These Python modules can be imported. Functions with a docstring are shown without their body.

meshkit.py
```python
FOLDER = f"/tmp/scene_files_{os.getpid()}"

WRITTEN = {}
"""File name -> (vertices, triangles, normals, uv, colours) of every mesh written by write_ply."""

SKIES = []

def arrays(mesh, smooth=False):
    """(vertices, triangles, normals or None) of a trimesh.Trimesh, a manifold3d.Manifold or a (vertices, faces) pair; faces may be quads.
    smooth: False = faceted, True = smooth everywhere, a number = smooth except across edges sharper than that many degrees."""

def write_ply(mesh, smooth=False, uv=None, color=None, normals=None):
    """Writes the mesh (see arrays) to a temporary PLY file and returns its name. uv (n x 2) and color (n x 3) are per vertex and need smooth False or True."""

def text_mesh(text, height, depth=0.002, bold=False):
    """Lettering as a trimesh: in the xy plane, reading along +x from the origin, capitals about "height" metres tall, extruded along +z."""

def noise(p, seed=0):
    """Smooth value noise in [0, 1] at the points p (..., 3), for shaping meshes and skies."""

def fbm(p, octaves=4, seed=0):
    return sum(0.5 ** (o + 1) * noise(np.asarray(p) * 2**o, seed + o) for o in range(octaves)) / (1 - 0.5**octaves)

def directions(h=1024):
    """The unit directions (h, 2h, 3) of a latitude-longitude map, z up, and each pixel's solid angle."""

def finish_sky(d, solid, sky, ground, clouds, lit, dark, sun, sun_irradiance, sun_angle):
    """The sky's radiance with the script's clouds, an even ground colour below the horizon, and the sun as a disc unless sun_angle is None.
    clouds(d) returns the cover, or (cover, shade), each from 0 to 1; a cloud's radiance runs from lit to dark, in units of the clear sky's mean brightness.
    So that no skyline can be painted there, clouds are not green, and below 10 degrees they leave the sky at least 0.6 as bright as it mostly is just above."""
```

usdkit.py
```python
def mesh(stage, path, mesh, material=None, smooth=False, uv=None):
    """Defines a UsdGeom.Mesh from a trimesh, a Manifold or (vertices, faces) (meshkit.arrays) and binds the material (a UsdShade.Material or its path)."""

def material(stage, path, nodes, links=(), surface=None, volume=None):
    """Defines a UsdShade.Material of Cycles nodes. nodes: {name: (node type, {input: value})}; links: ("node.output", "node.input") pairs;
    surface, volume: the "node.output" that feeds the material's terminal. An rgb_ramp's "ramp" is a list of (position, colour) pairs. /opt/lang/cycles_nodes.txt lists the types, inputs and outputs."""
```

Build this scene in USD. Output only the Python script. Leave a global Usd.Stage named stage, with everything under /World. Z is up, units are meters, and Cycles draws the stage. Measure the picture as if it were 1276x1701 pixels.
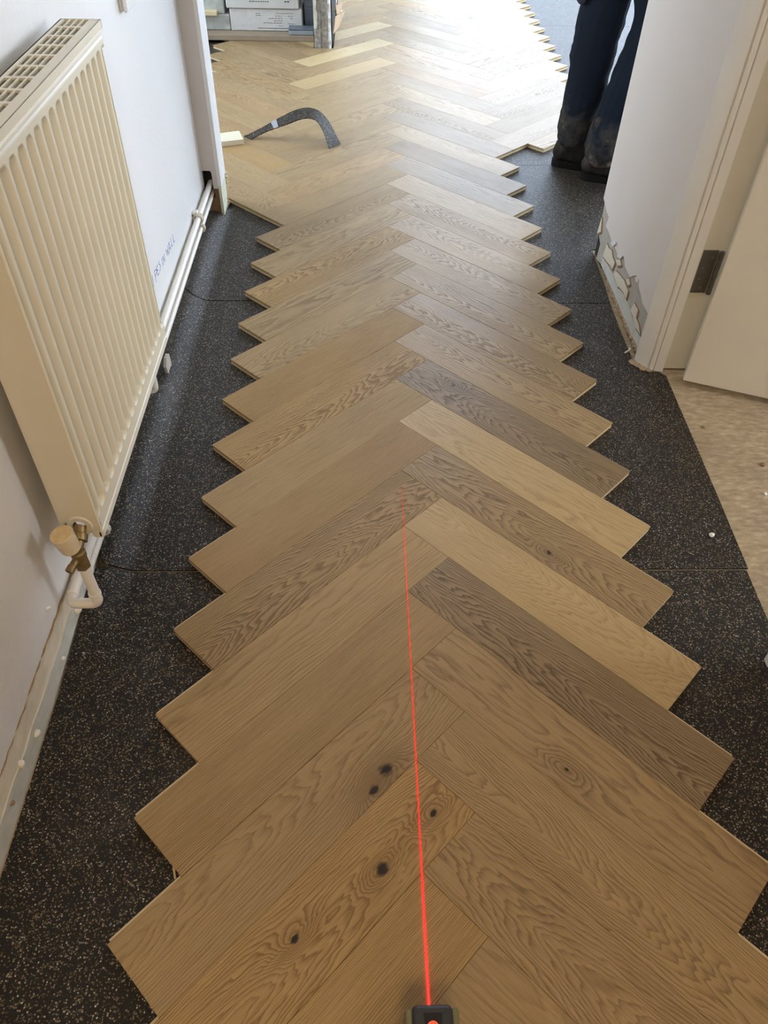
import math, random
import numpy as np
import trimesh, manifold3d, usdkit, meshkit
from manifold3d import Manifold
from shapely.geometry import Polygon, box as sbox, LineString, MultiPolygon
from shapely import affinity
from pxr import Usd, UsdGeom, UsdLux, UsdShade, Sdf, Gf, Vt

random.seed(7)
rng = np.random.default_rng(7)
stage = Usd.Stage.CreateInMemory()
UsdGeom.SetStageUpAxis(stage, 'Z')
UsdGeom.SetStageMetersPerUnit(stage, 1.0)
UsdGeom.Xform.Define(stage, '/World')
UsdGeom.Scope.Define(stage, '/World/Looks')

# ------------------------------------------------------------------ camera
EYE = (-0.0843, -0.3914, 1.1355)
PITCH, YAW, ROLL, FPX = 0.7962, 0.03981, 0.02757, 1265.55
EXPOSURE = 0.65
cp, sp, cy, sy = math.cos(PITCH), math.sin(PITCH), math.cos(YAW), math.sin(YAW)
fwd = np.array([sy * cp, cy * cp, -sp]); rt = np.array([cy, -sy, 0.0]); upv = np.cross(rt, fwd)
cr, sr = math.cos(ROLL), math.sin(ROLL)
rt, upv = rt * cr + upv * sr, -rt * sr + upv * cr
cam = UsdGeom.Camera.Define(stage, '/World/camera')
cam.AddTransformOp().Set(Gf.Matrix4d(*rt, 0, *upv, 0, *(-fwd), 0, *EYE, 1))
cam.CreateHorizontalApertureAttr(36.0)
cam.CreateVerticalApertureAttr(36.0 * 1701 / 1276)
cam.CreateFocalLengthAttr(36.0 * FPX / 1276)
cam.CreateFStopAttr(0.0)
cam.CreateClippingRangeAttr((0.02, 200.0))
cam.CreateExposureAttr(EXPOSURE)

# ------------------------------------------------------------------ light
def sky_dome():
    m = usdkit.material(stage, '/World/Looks/sky', {
        'sky': ('sky_texture', {'sky_type': 'hosek_wilkie', 'sun_disc': False, 'sun_direction': (0.5, 0.3, 0.8), 'turbidity': 4.0}),
        'bg': ('background_shader', {'strength': 0.35})}, [('sky.color', 'bg.color')], surface='bg.background')
    d = UsdLux.DomeLight.Define(stage, '/World/sky')
    d.CreateIntensityAttr(1.0)
    d.CreateColorAttr(Gf.Vec3f(0.55, 0.7, 1.0))
    d.GetPrim().SetCustomDataByKey('kind', 'structure')
sky_dome()

WIN = []   # daylight coming through the windows: one area light just outside each pane
def window_light(name, centre, facing, w, h, power, color):
    l = UsdLux.RectLight.Define(stage, '/World/' + name)
    l.CreateWidthAttr(w); l.CreateHeightAttr(h)
    l.CreateIntensityAttr(power); l.CreateColorAttr(Gf.Vec3f(*color))
    z = -np.asarray(facing, float); z /= np.linalg.norm(z)
    x = np.cross([0, 0, 1.0], z); x /= np.linalg.norm(x); y = np.cross(z, x)
    l.AddTransformOp().Set(Gf.Matrix4d(*x, 0, *y, 0, *z, 0, *centre, 1))
window_light('daylight_window', (2.10, 7.06, 1.27), (0, -1, 0), 3.6, 2.1, 2.7, (0.80, 0.90, 1.0))
window_light('added_side_daylight', (4.26, 4.4, 1.45), (-1, 0, 0), 2.6, 1.9, 12.0, (0.82, 0.91, 1.0))  # side window added off the floor's mirror path, for diffuse fill
window_light('added_left_daylight', (-3.26, 3.3, 1.5), (1, 0, 0), 1.6, 1.3, 10.0, (0.86, 0.93, 1.0))  # made-up left room window, brightens its floor and boxes
window_light('added_side_room_daylight', (3.26, 0.1, 1.4), (-1, 0, 0), 1.3, 1.4, 7.5, (1.0, 0.95, 0.87))  # invented side room window, fills the doorway and near left wall
FILL_LAMP_POWER = 12.0  # strength of the added warm fill lamp

# ------------------------------------------------------------------ helpers
USED = {}
BASE = {}
def numbered(parent, name):
    k = (parent, name)
    n = USED.get(k, 0); USED[k] = n + 1
    return name if n == 0 else f'{name}_{n:03d}'
def tag(p, label=None, cat=None, group=None, kind=None):
    p = p.GetPrim() if hasattr(p, 'GetPrim') else p
    for k, v in (('label', label), ('category', cat), ('group', group), ('kind', kind)):
        if v: p.SetCustomDataByKey(k, v)
    return p
def thing(name, base=(0, 0, 0), label=None, cat=None, group=None, kind=None):
    path = '/World/' + numbered('/World', name)
    x = UsdGeom.Xform.Define(stage, path)
    x.AddTranslateOp().Set(Gf.Vec3d(*base))
    BASE[path] = np.asarray(base, float)
    tag(x, label, cat, group, kind)
    return path
def obj(name, mesh, mat, parent='/World', smooth=False, attrs=None, **kw):
    path = parent + '/' + numbered(parent, name)
    base = BASE.get(parent, np.zeros(3))
    BASE[path] = base
    v, f, nrm = meshkit.arrays(mesh, smooth)
    m = usdkit.mesh(stage, path, mesh if smooth else (v, f), '/World/Looks/' + mat, smooth=smooth)
    pts = np.array(m.GetPointsAttr().Get()) - base
    m.GetPointsAttr().Set(Vt.Vec3fArray.FromNumpy(pts.astype(np.float32)))
    for k, a in (attrs or {}).items():
        pv = UsdGeom.PrimvarsAPI(m).CreatePrimvar(k, Sdf.ValueTypeNames.Float3Array, 'vertex')
        a = np.asarray(a, np.float32)
        if a.ndim == 1: a = np.tile(a, (len(pts), 1))
        pv.Set(Vt.Vec3fArray.FromNumpy(a))
    tag(m, **kw)
    return path
cat = trimesh.util.concatenate
def bx(x0, x1, y0, y1, z0, z1, b=0.0):
    if b <= 0:
        m = trimesh.creation.box((x1 - x0, y1 - y0, z1 - z0)); m.apply_translation(((x0 + x1) / 2, (y0 + y1) / 2, (z0 + z1) / 2)); return m
    p = []
    for i in range(8):
        s = np.array([(i >> k & 1) * 2 - 1 for k in range(3)])
        c = np.array([(x0, x1)[i & 1], (y0, y1)[i >> 1 & 1], (z0, z1)[i >> 2 & 1]], float)
        for k in range(3):
            q = c - s * b; q[k] = c[k]; p.append(q)
    return trimesh.convex.convex_hull(np.array(p))
def extr(poly, z0, z1):
    gs = getattr(poly, 'geoms', [poly]); out = []
    for g in gs:
        if g.geom_type != 'Polygon' or g.area < 1e-7: continue
        m = trimesh.creation.extrude_polygon(g, z1 - z0, engine='earcut'); m.apply_translation((0, 0, z0)); out.append(m)
    return cat(out)
def extr_x(poly_yz, x0, x1):
    m = extr(poly_yz, 0, x1 - x0)
    v = m.vertices.copy(); m.vertices = np.c_[v[:, 2] + x0, v[:, 0], v[:, 1]]   # (y, z, t) -> (t, y, z): cyclic, keeps orientation
    return m
def extr_y(poly_xz, y0, y1):
    m = extr(poly_xz, 0, y1 - y0)
    v = m.vertices.copy(); m.vertices = np.c_[v[:, 0], y1 - v[:, 2], v[:, 1]]
    return m
def sweep(path, r, sides=16, caps=True):
    p = np.asarray(path, float); r = np.broadcast_to(r, (len(p),)).astype(float)
    t = np.gradient(p, axis=0); t /= np.linalg.norm(t, axis=1, keepdims=True)
    a = np.zeros_like(p); ref = np.array([0, 0, 1.0]) if abs(t[0][2]) < .9 else np.array([1.0, 0, 0])
    for i in range(len(p)):
        q = ref - t[i] * (ref @ t[i]); q /= np.linalg.norm(q); a[i] = q; ref = q
    b = np.cross(t, a); ang = np.arange(sides) * 2 * np.pi / sides
    v = (p[:, None] + r[:, None, None] * (np.cos(ang)[None, :, None] * a[:, None] + np.sin(ang)[None, :, None] * b[:, None])).reshape(-1, 3)
    f = []
    for i in range(len(p) - 1):
        for j in range(sides):
            k = (j + 1) % sides
            f += [[i * sides + j, i * sides + k, (i + 1) * sides + k], [i * sides + j, (i + 1) * sides + k, (i + 1) * sides + j]]
    n = len(v)
    if caps:
        v = np.vstack([v, p[0], p[-1]])
        for j in range(sides):
            k = (j + 1) % sides
            f += [[n, k, j], [n + 1, (len(p) - 1) * sides + j, (len(p) - 1) * sides + k]]
    m = trimesh.Trimesh(v, np.array(f), process=False); m.fix_normals(); return m
def bend(points, rad, n=6):
    """A polyline with its corners rounded."""
    P = [np.asarray(p, float) for p in points]; out = [P[0]]
    for a, b, c in zip(P, P[1:], P[2:]):
        u = (a - b) / np.linalg.norm(a - b); w = (c - b) / np.linalg.norm(c - b)
        s, e = b + u * rad, b + w * rad
        for i in range(n + 1):
            q = i / n; out.append((1 - q) ** 2 * s + 2 * q * (1 - q) * b + q * q * e)
    out.append(P[-1]); return np.array(out)
def lathe(profile, centre, axis=(0, 0, 1), sections=28):
    m = trimesh.creation.revolve(np.asarray(profile, float), sections=sections)
    m.fix_normals()
    m.apply_transform(trimesh.geometry.align_vectors([0, 0, 1], axis)); m.apply_translation(centre); return m
def turned(m, angle, centre):
    m = m.copy(); m.apply_transform(trimesh.transformations.rotation_matrix(angle, (0, 0, 1), centre)); return m
def ribbon(A, B, t):
    """A strip of thickness t between two edge curves A and B."""
    A, B = np.asarray(A, float), np.asarray(B, float); n = len(A)
    T = np.gradient((A + B) / 2, axis=0); N = np.cross(T, B - A); N /= np.linalg.norm(N, axis=1, keepdims=True)
    if N[:, 2].mean() < 0: N = -N
    v = np.vstack([A, B, A - N * t, B - N * t]); f = []
    for i in range(n - 1):
        j = i + 1
        f += [[i, j, n + j, n + i], [2 * n + i, 3 * n + i, 3 * n + j, 2 * n + j], [i, 2 * n + i, 2 * n + j, j], [n + i, n + j, 3 * n + j, 3 * n + i]]
    f += [[0, n, 3 * n, 2 * n], [n - 1, 3 * n - 1, 4 * n - 1, 2 * n - 1][::-1] if False else [n - 1, 3 * n - 1, 4 * n - 1, 2 * n - 1]]
    f = np.array(f); m = trimesh.Trimesh(v, np.vstack([f[:, [0, 1, 2]], f[:, [0, 2, 3]]]), process=False); m.fix_normals(); return m
def smoothline(pts, n=40):
    from scipy.interpolate import CubicSpline
    p = np.asarray(pts, float); d = np.r_[0, np.cumsum(np.linalg.norm(np.diff(p, axis=0), axis=1))]
    return CubicSpline(d, p)(np.linspace(0, d[-1], n))
def lump(size, centre, seed, squash=1.0):
    m = trimesh.creation.icosphere(2, 1.0); v = m.vertices
    v = v * (0.7 + 0.6 * meshkit.noise(v * 1.7 + 5, seed)[:, None]); v[:, 2] *= squash
    m.vertices = v * size + np.asarray(centre); return m

# ------------------------------------------------------------------ materials
def mat(name, nodes, links, surface='p.BSDF'):
    return usdkit.material(stage, '/World/Looks/' + name, nodes, links, surface=surface)
def plain(name, color, rough=0.5, metallic=0.0, noise=0.0, scale=20.0, bump=0.0, bscale=200.0, spec=0.5, coat=0.0):
    n = {'p': ('principled_bsdf', {'base_color': color, 'roughness': rough, 'metallic': metallic, 'specular_ior_level': spec, 'coat_weight': coat})}
    l = []
    if noise > 0 or bump > 0: n['g'] = ('geometry', {})
    if noise > 0:
        n['n'] = ('noise_texture', {'scale': scale, 'detail': 5.0, 'roughness': 0.6})
        n['r'] = ('rgb_ramp', {'ramp': [(0.3, tuple(c * (1 - noise) for c in color)), (0.7, tuple(min(1, c * (1 + noise * .6)) for c in color))]})
        l += [('g.position', 'n.vector'), ('n.fac', 'r.fac'), ('r.color', 'p.base_color')]
    if bump > 0:
        n['bn'] = ('noise_texture', {'scale': bscale, 'detail': 3.0})
        n['b'] = ('bump', {'strength': 1.0, 'distance': bump})
        l += [('g.position', 'bn.vector'), ('bn.fac', 'b.height'), ('b.normal', 'p.normal')]
    return mat(name, n, l)
plain('white_paint', (0.78, 0.78, 0.78), 0.55, noise=0.02, scale=3, bump=0.0006, bscale=120)
plain('grey_white_paint', (0.76, 0.71, 0.665), 0.55, noise=0.02, scale=3, bump=0.0005, bscale=150)
plain('ceiling_paint', (0.80, 0.80, 0.79), 0.8)
plain('shaded_white_paint', (0.62, 0.585, 0.56), 0.5, noise=0.02)  # white dimmed and pinked: weak bounce light put into the colour
plain('cream_gloss', (0.72, 0.655, 0.535), 0.32, noise=0.03, scale=6, bump=0.0002, bscale=60)
plain('cream_trim', (0.77, 0.74, 0.67), 0.35, noise=0.03, scale=12, bump=0.0002, bscale=80)
plain('cream_lining', (0.60, 0.545, 0.42), 0.4, noise=0.04, scale=12)
plain('radiator_cream', (0.73, 0.685, 0.55), 0.38, noise=0.03, scale=5)
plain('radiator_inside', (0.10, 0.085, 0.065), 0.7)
plain('radiator_white', (0.78, 0.75, 0.65), 0.4, noise=0.03, scale=14)
plain('bare_plaster', (0.78, 0.72, 0.58), 0.85, noise=0.14, scale=22, bump=0.002, bscale=60)
plain('pale_board', (0.63, 0.63, 0.56), 0.85, noise=0.12, scale=30, bump=0.001, bscale=90)
plain('green_board', (0.66, 0.68, 0.52), 0.85, noise=0.12, scale=60, bump=0.001, bscale=160)
plain('torn_paper', (0.47, 0.43, 0.37), 0.85, noise=0.14, scale=35, bump=0.001, bscale=120)
plain('torn_core', (0.74, 0.68, 0.55), 0.9, noise=0.08, scale=60)
plain('brown_paper', (0.30, 0.19, 0.11), 0.9, noise=0.2, scale=80)
plain('stain_brown', (0.42, 0.28, 0.14), 0.9, noise=0.2, scale=40)
plain('old_timber', (0.22, 0.13, 0.075), 0.7, noise=0.3, scale=18, bump=0.001, bscale=50)
plain('sole_plate', (0.40, 0.30, 0.19), 0.85, noise=0.3, scale=40, bump=0.004, bscale=70)
plain('pale_timber', (0.72, 0.66, 0.50), 0.6, noise=0.06, scale=12)
plain('yellow_timber', (0.66, 0.56, 0.33), 0.6, noise=0.1, scale=14)
plain('pipe_paint', (0.78, 0.74, 0.68), 0.3, noise=0.03, scale=25)
plain('clip_plastic', (0.74, 0.70, 0.62), 0.4)
plain('cap_plastic', (0.72, 0.62, 0.43), 0.35, noise=0.05, scale=60)
plain('cap_top', (0.68, 0.52, 0.29), 0.4, noise=0.15, scale=70)
plain('old_brass', (0.30, 0.22, 0.11), 0.42, metallic=0.75, noise=0.3, scale=60)
plain('dark_fill', (0.02, 0.018, 0.015), 0.8)  # near-black; shade inside the notch and gap put into the colour
plain('hinge_steel', (0.13, 0.115, 0.095), 0.5, metallic=0.5, noise=0.15, scale=60)
plain('screw_steel', (0.25, 0.23, 0.2), 0.35, metallic=0.9)
plain('plastic_white', (0.78, 0.77, 0.76), 0.3)
plain('white_frame', (0.75, 0.76, 0.77), 0.35)
plain('pen_blue', (0.07, 0.10, 0.40), 0.7)
plain('box_white', (0.60, 0.60, 0.575), 0.35, noise=0.08, scale=12, bump=0.004, bscale=22)
plain('box_wrapped', (0.44, 0.46, 0.42), 0.3, noise=0.22, scale=30, bump=0.006, bscale=30)
plain('print_grey', (0.10, 0.10, 0.10), 0.6)
plain('brown_pack', (0.30, 0.235, 0.165), 0.7, noise=0.08, scale=20)
plain('slate_plastic', (0.12, 0.145, 0.18), 0.35, noise=0.1, scale=20)
plain('blue_grey_plastic', (0.30, 0.34, 0.38), 0.35, noise=0.1, scale=20)
plain('cardboard', (0.46, 0.33, 0.21), 0.8, noise=0.1, scale=30)
plain('rough_plaster', (0.36, 0.345, 0.31), 0.95, noise=0.45, scale=55, bump=0.008, bscale=60)
plain('grey_tape', (0.36, 0.37, 0.40), 0.4)
plain('crumb', (0.80, 0.78, 0.72), 0.8)
plain('laser_body', (0.028, 0.03, 0.036), 0.45, bump=0.0005, bscale=400)
plain('laser_grip', (0.17, 0.165, 0.085), 0.6, bump=0.0005, bscale=300)
plain('laser_panel', (0.012, 0.011, 0.009), 0.25)
plain('skin', (0.50, 0.30, 0.21), 0.5)
plain('hair', (0.05, 0.035, 0.025), 0.6)
plain('lip', (0.42, 0.17, 0.14), 0.5)
plain('eye_white', (0.75, 0.74, 0.72), 0.2)
plain('jacket', (0.020, 0.026, 0.038), 0.85, noise=0.25, scale=20)
plain('sole_rubber', (0.010, 0.009, 0.008), 0.95, spec=0.15)
mat('fill_lamp_glow', {'e': ('emission', {'color': (1.0, 0.72, 0.42), 'strength': 8.0})}, [], 'e.emission')
mat('button_glow', {'p': ('principled_bsdf', {'base_color': (0.45, 0.09, 0.02), 'roughness': 0.3, 'emission_color': (1.0, 0.13, 0.03), 'emission_strength': 0.35})}, [])
mat('button_ring', {'p': ('principled_bsdf', {'base_color': (0.7, 0.08, 0.04), 'roughness': 0.3, 'emission_color': (1.0, 0.07, 0.03), 'emission_strength': 1.0})}, [])
mat('laser_strip_glow', {'g': ('geometry', {}), 's': ('separate_xyz', {}), 'n': ('noise_texture', {'scale': 900.0, 'detail': 1.0}),  # emission fades along y to imitate projected laser light falling off
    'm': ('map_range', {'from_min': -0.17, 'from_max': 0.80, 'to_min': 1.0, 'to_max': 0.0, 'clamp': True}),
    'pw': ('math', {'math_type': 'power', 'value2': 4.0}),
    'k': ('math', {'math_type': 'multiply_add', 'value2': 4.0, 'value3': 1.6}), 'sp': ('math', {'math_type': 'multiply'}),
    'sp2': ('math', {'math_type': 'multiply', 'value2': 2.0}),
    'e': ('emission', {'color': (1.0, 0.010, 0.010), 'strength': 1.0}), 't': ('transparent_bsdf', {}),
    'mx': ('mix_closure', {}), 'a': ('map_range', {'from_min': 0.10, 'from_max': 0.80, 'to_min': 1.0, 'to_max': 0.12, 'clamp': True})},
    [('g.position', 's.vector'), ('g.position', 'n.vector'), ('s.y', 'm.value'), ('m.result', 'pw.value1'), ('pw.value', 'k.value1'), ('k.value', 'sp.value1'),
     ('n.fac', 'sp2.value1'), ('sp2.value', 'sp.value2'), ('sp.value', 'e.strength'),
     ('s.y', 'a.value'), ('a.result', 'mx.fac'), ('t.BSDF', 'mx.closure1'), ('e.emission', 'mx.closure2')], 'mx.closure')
mat('clear_glass', {'f': ('layer_weight', {'blend': 0.5}), 'pw': ('math', {'math_type': 'power', 'value2': 5.0}), 'fr': ('math', {'math_type': 'multiply_add', 'value2': 0.9, 'value3': 0.04}),
    't': ('transparent_bsdf', {'color': (0.97, 0.98, 0.98)}), 'g': ('glossy_bsdf', {'roughness': 0.02, 'color': (1, 1, 1)}), 'm': ('mix_closure', {})},
    [('f.facing', 'pw.value1'), ('pw.value', 'fr.value1'), ('fr.value', 'm.fac'), ('t.BSDF', 'm.closure1'), ('g.BSDF', 'm.closure2')], 'm.closure')
# rubber underlay: black crumb with tan and white flecks
mat('underlay', {
    'g': ('geometry', {}), 'mp': ('mapping', {'mapping_type': 'point', 'scale': (1.0, 1.0, 1.0)}),
    'w': ('noise_texture', {'scale': 260.0, 'detail': 1.0}), 'wv': ('vector_math', {'vector_math_type': 'multiply_add', 'math_type': 'multiply_add', 'vector2': (0.004, 0.004, 0.004)}),
    'v': ('voronoi_texture', {'scale': 390.0, 'feature': 'f1'}),
    'sc': ('separate_color', {'color_type': 'rgb'}),
    'pick': ('rgb_ramp', {'ramp': [(0.0, (0.0, 0.0, 0.0)), (0.55, (0.0, 0.0, 0.0)), (0.66, (0.30, 0.30, 0.30)), (0.85, (0.75, 0.75, 0.75)), (1.0, (1, 1, 1))]}),
    'edge': ('map_range', {'from_min': 0.35, 'from_max': 0.62, 'to_min': 1.0, 'to_max': 0.0, 'clamp': True}),
    'mul': ('math', {'math_type': 'multiply'}),
    'fc': ('rgb_ramp', {'ramp': [(0.0, (0.22, 0.145, 0.065)), (0.5, (0.28, 0.20, 0.11)), (0.8, (0.40, 0.345, 0.26)), (1.0, (0.62, 0.58, 0.50))]}),
    'bn': ('noise_texture', {'scale': 500.0, 'detail': 2.0}), 'bc': ('rgb_ramp', {'ramp': [(0.3, (0.004, 0.0037, 0.0033)), (0.7, (0.014, 0.012, 0.010))]}),
    'dn': ('noise_texture', {'scale': 2.3, 'detail': 5.0, 'roughness': 0.65}), 'dr': ('map_range', {'from_min': 0.58, 'from_max': 0.80, 'to_min': 0.0, 'to_max': 0.16, 'clamp': True}),
    'mx': ('mix', {}), 'dx': ('mix', {'color2': (0.32, 0.31, 0.29)}),
    'b': ('bump', {'strength': 0.8, 'distance': 0.0012}),
    'p': ('principled_bsdf', {'roughness': 0.48, 'specular_ior_level': 0.36})},
    [('g.position', 'v.vector'), ('v.color', 'sc.color'), ('sc.r', 'pick.fac'), ('v.distance', 'edge.value'), ('pick.color', 'mul.value1'), ('edge.result', 'mul.value2'),
     ('sc.g', 'fc.fac'), ('g.position', 'bn.vector'), ('bn.fac', 'bc.fac'), ('mul.value', 'mx.fac'), ('bc.color', 'mx.color1'), ('fc.color', 'mx.color2'),
     ('g.position', 'dn.vector'), ('dn.fac', 'dr.value'), ('dr.result', 'dx.fac'), ('mx.color', 'dx.color1'), ('dx.color', 'p.base_color'),
     ('bn.fac', 'b.height'), ('b.normal', 'p.normal')])
# worn subfloor board in the doorway
mat('subfloor', {
    'g': ('geometry', {}), 'mp': ('mapping', {'mapping_type': 'point', 'rotation': (0, 0, 0.35), 'scale': (4.0, 11.0, 1.0)}),
    'n': ('noise_texture', {'scale': 9.0, 'detail': 8.0, 'roughness': 0.68}), 'n2': ('noise_texture', {'scale': 4.0, 'detail': 5.0, 'roughness': 0.6}),
    'r': ('rgb_ramp', {'ramp': [(0.30, (0.27, 0.195, 0.115)), (0.52, (0.41, 0.31, 0.19)), (0.72, (0.56, 0.45, 0.29))]}),
    'r2': ('rgb_ramp', {'ramp': [(0.34, (0.62, 0.60, 0.58)), (0.55, (1, 1, 1))]}),
    'm': ('mix', {'mix_type': 'multiply', 'fac': 0.8}), 'b': ('bump', {'strength': 0.6, 'distance': 0.004}),
    'p': ('principled_bsdf', {'roughness': 0.75})},
    [('g.position', 'mp.vector'), ('mp.vector', 'n.vector'), ('g.position', 'n2.vector'), ('n.fac', 'r.fac'), ('n2.fac', 'r2.fac'), ('r.color', 'm.color1'), ('r2.color', 'm.color2'), ('m.color', 'p.base_color'), ('n.fac', 'b.height'), ('b.normal', 'p.normal')])
# dusty navy work trousers, scuffed boots
mat('trousers', {'g': ('geometry', {}), 's': ('separate_xyz', {}), 'n': ('noise_texture', {'scale': 9.0, 'detail': 6.0, 'roughness': 0.7}), 'h': ('map_range', {'from_min': 0.05, 'from_max': 0.36, 'to_min': 0.30, 'to_max': -0.12, 'clamp': True}),
    'a': ('math', {'math_type': 'add'}), 'r': ('rgb_ramp', {'ramp': [(0.62, (0.007, 0.011, 0.019)), (0.78, (0.05, 0.045, 0.038)), (0.92, (0.26, 0.21, 0.15))]}),
    'p': ('principled_bsdf', {'roughness': 0.95, 'specular_ior_level': 0.2})},
    [('g.position', 's.vector'), ('g.position', 'n.vector'), ('s.z', 'h.value'), ('n.fac', 'a.value1'), ('h.result', 'a.value2'), ('a.value', 'r.fac'), ('r.color', 'p.base_color')])
mat('boot_leather', {'g': ('geometry', {}), 'n': ('noise_texture', {'scale': 16.0, 'detail': 6.0, 'roughness': 0.7}),
    'r': ('rgb_ramp', {'ramp': [(0.42, (0.010, 0.008, 0.007)), (0.58, (0.035, 0.027, 0.019)), (0.72, (0.17, 0.12, 0.07))]}), 'p': ('principled_bsdf', {'roughness': 0.75, 'specular_ior_level': 0.25})},
    [('g.position', 'n.vector'), ('n.fac', 'r.fac'), ('r.color', 'p.base_color')])

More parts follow.
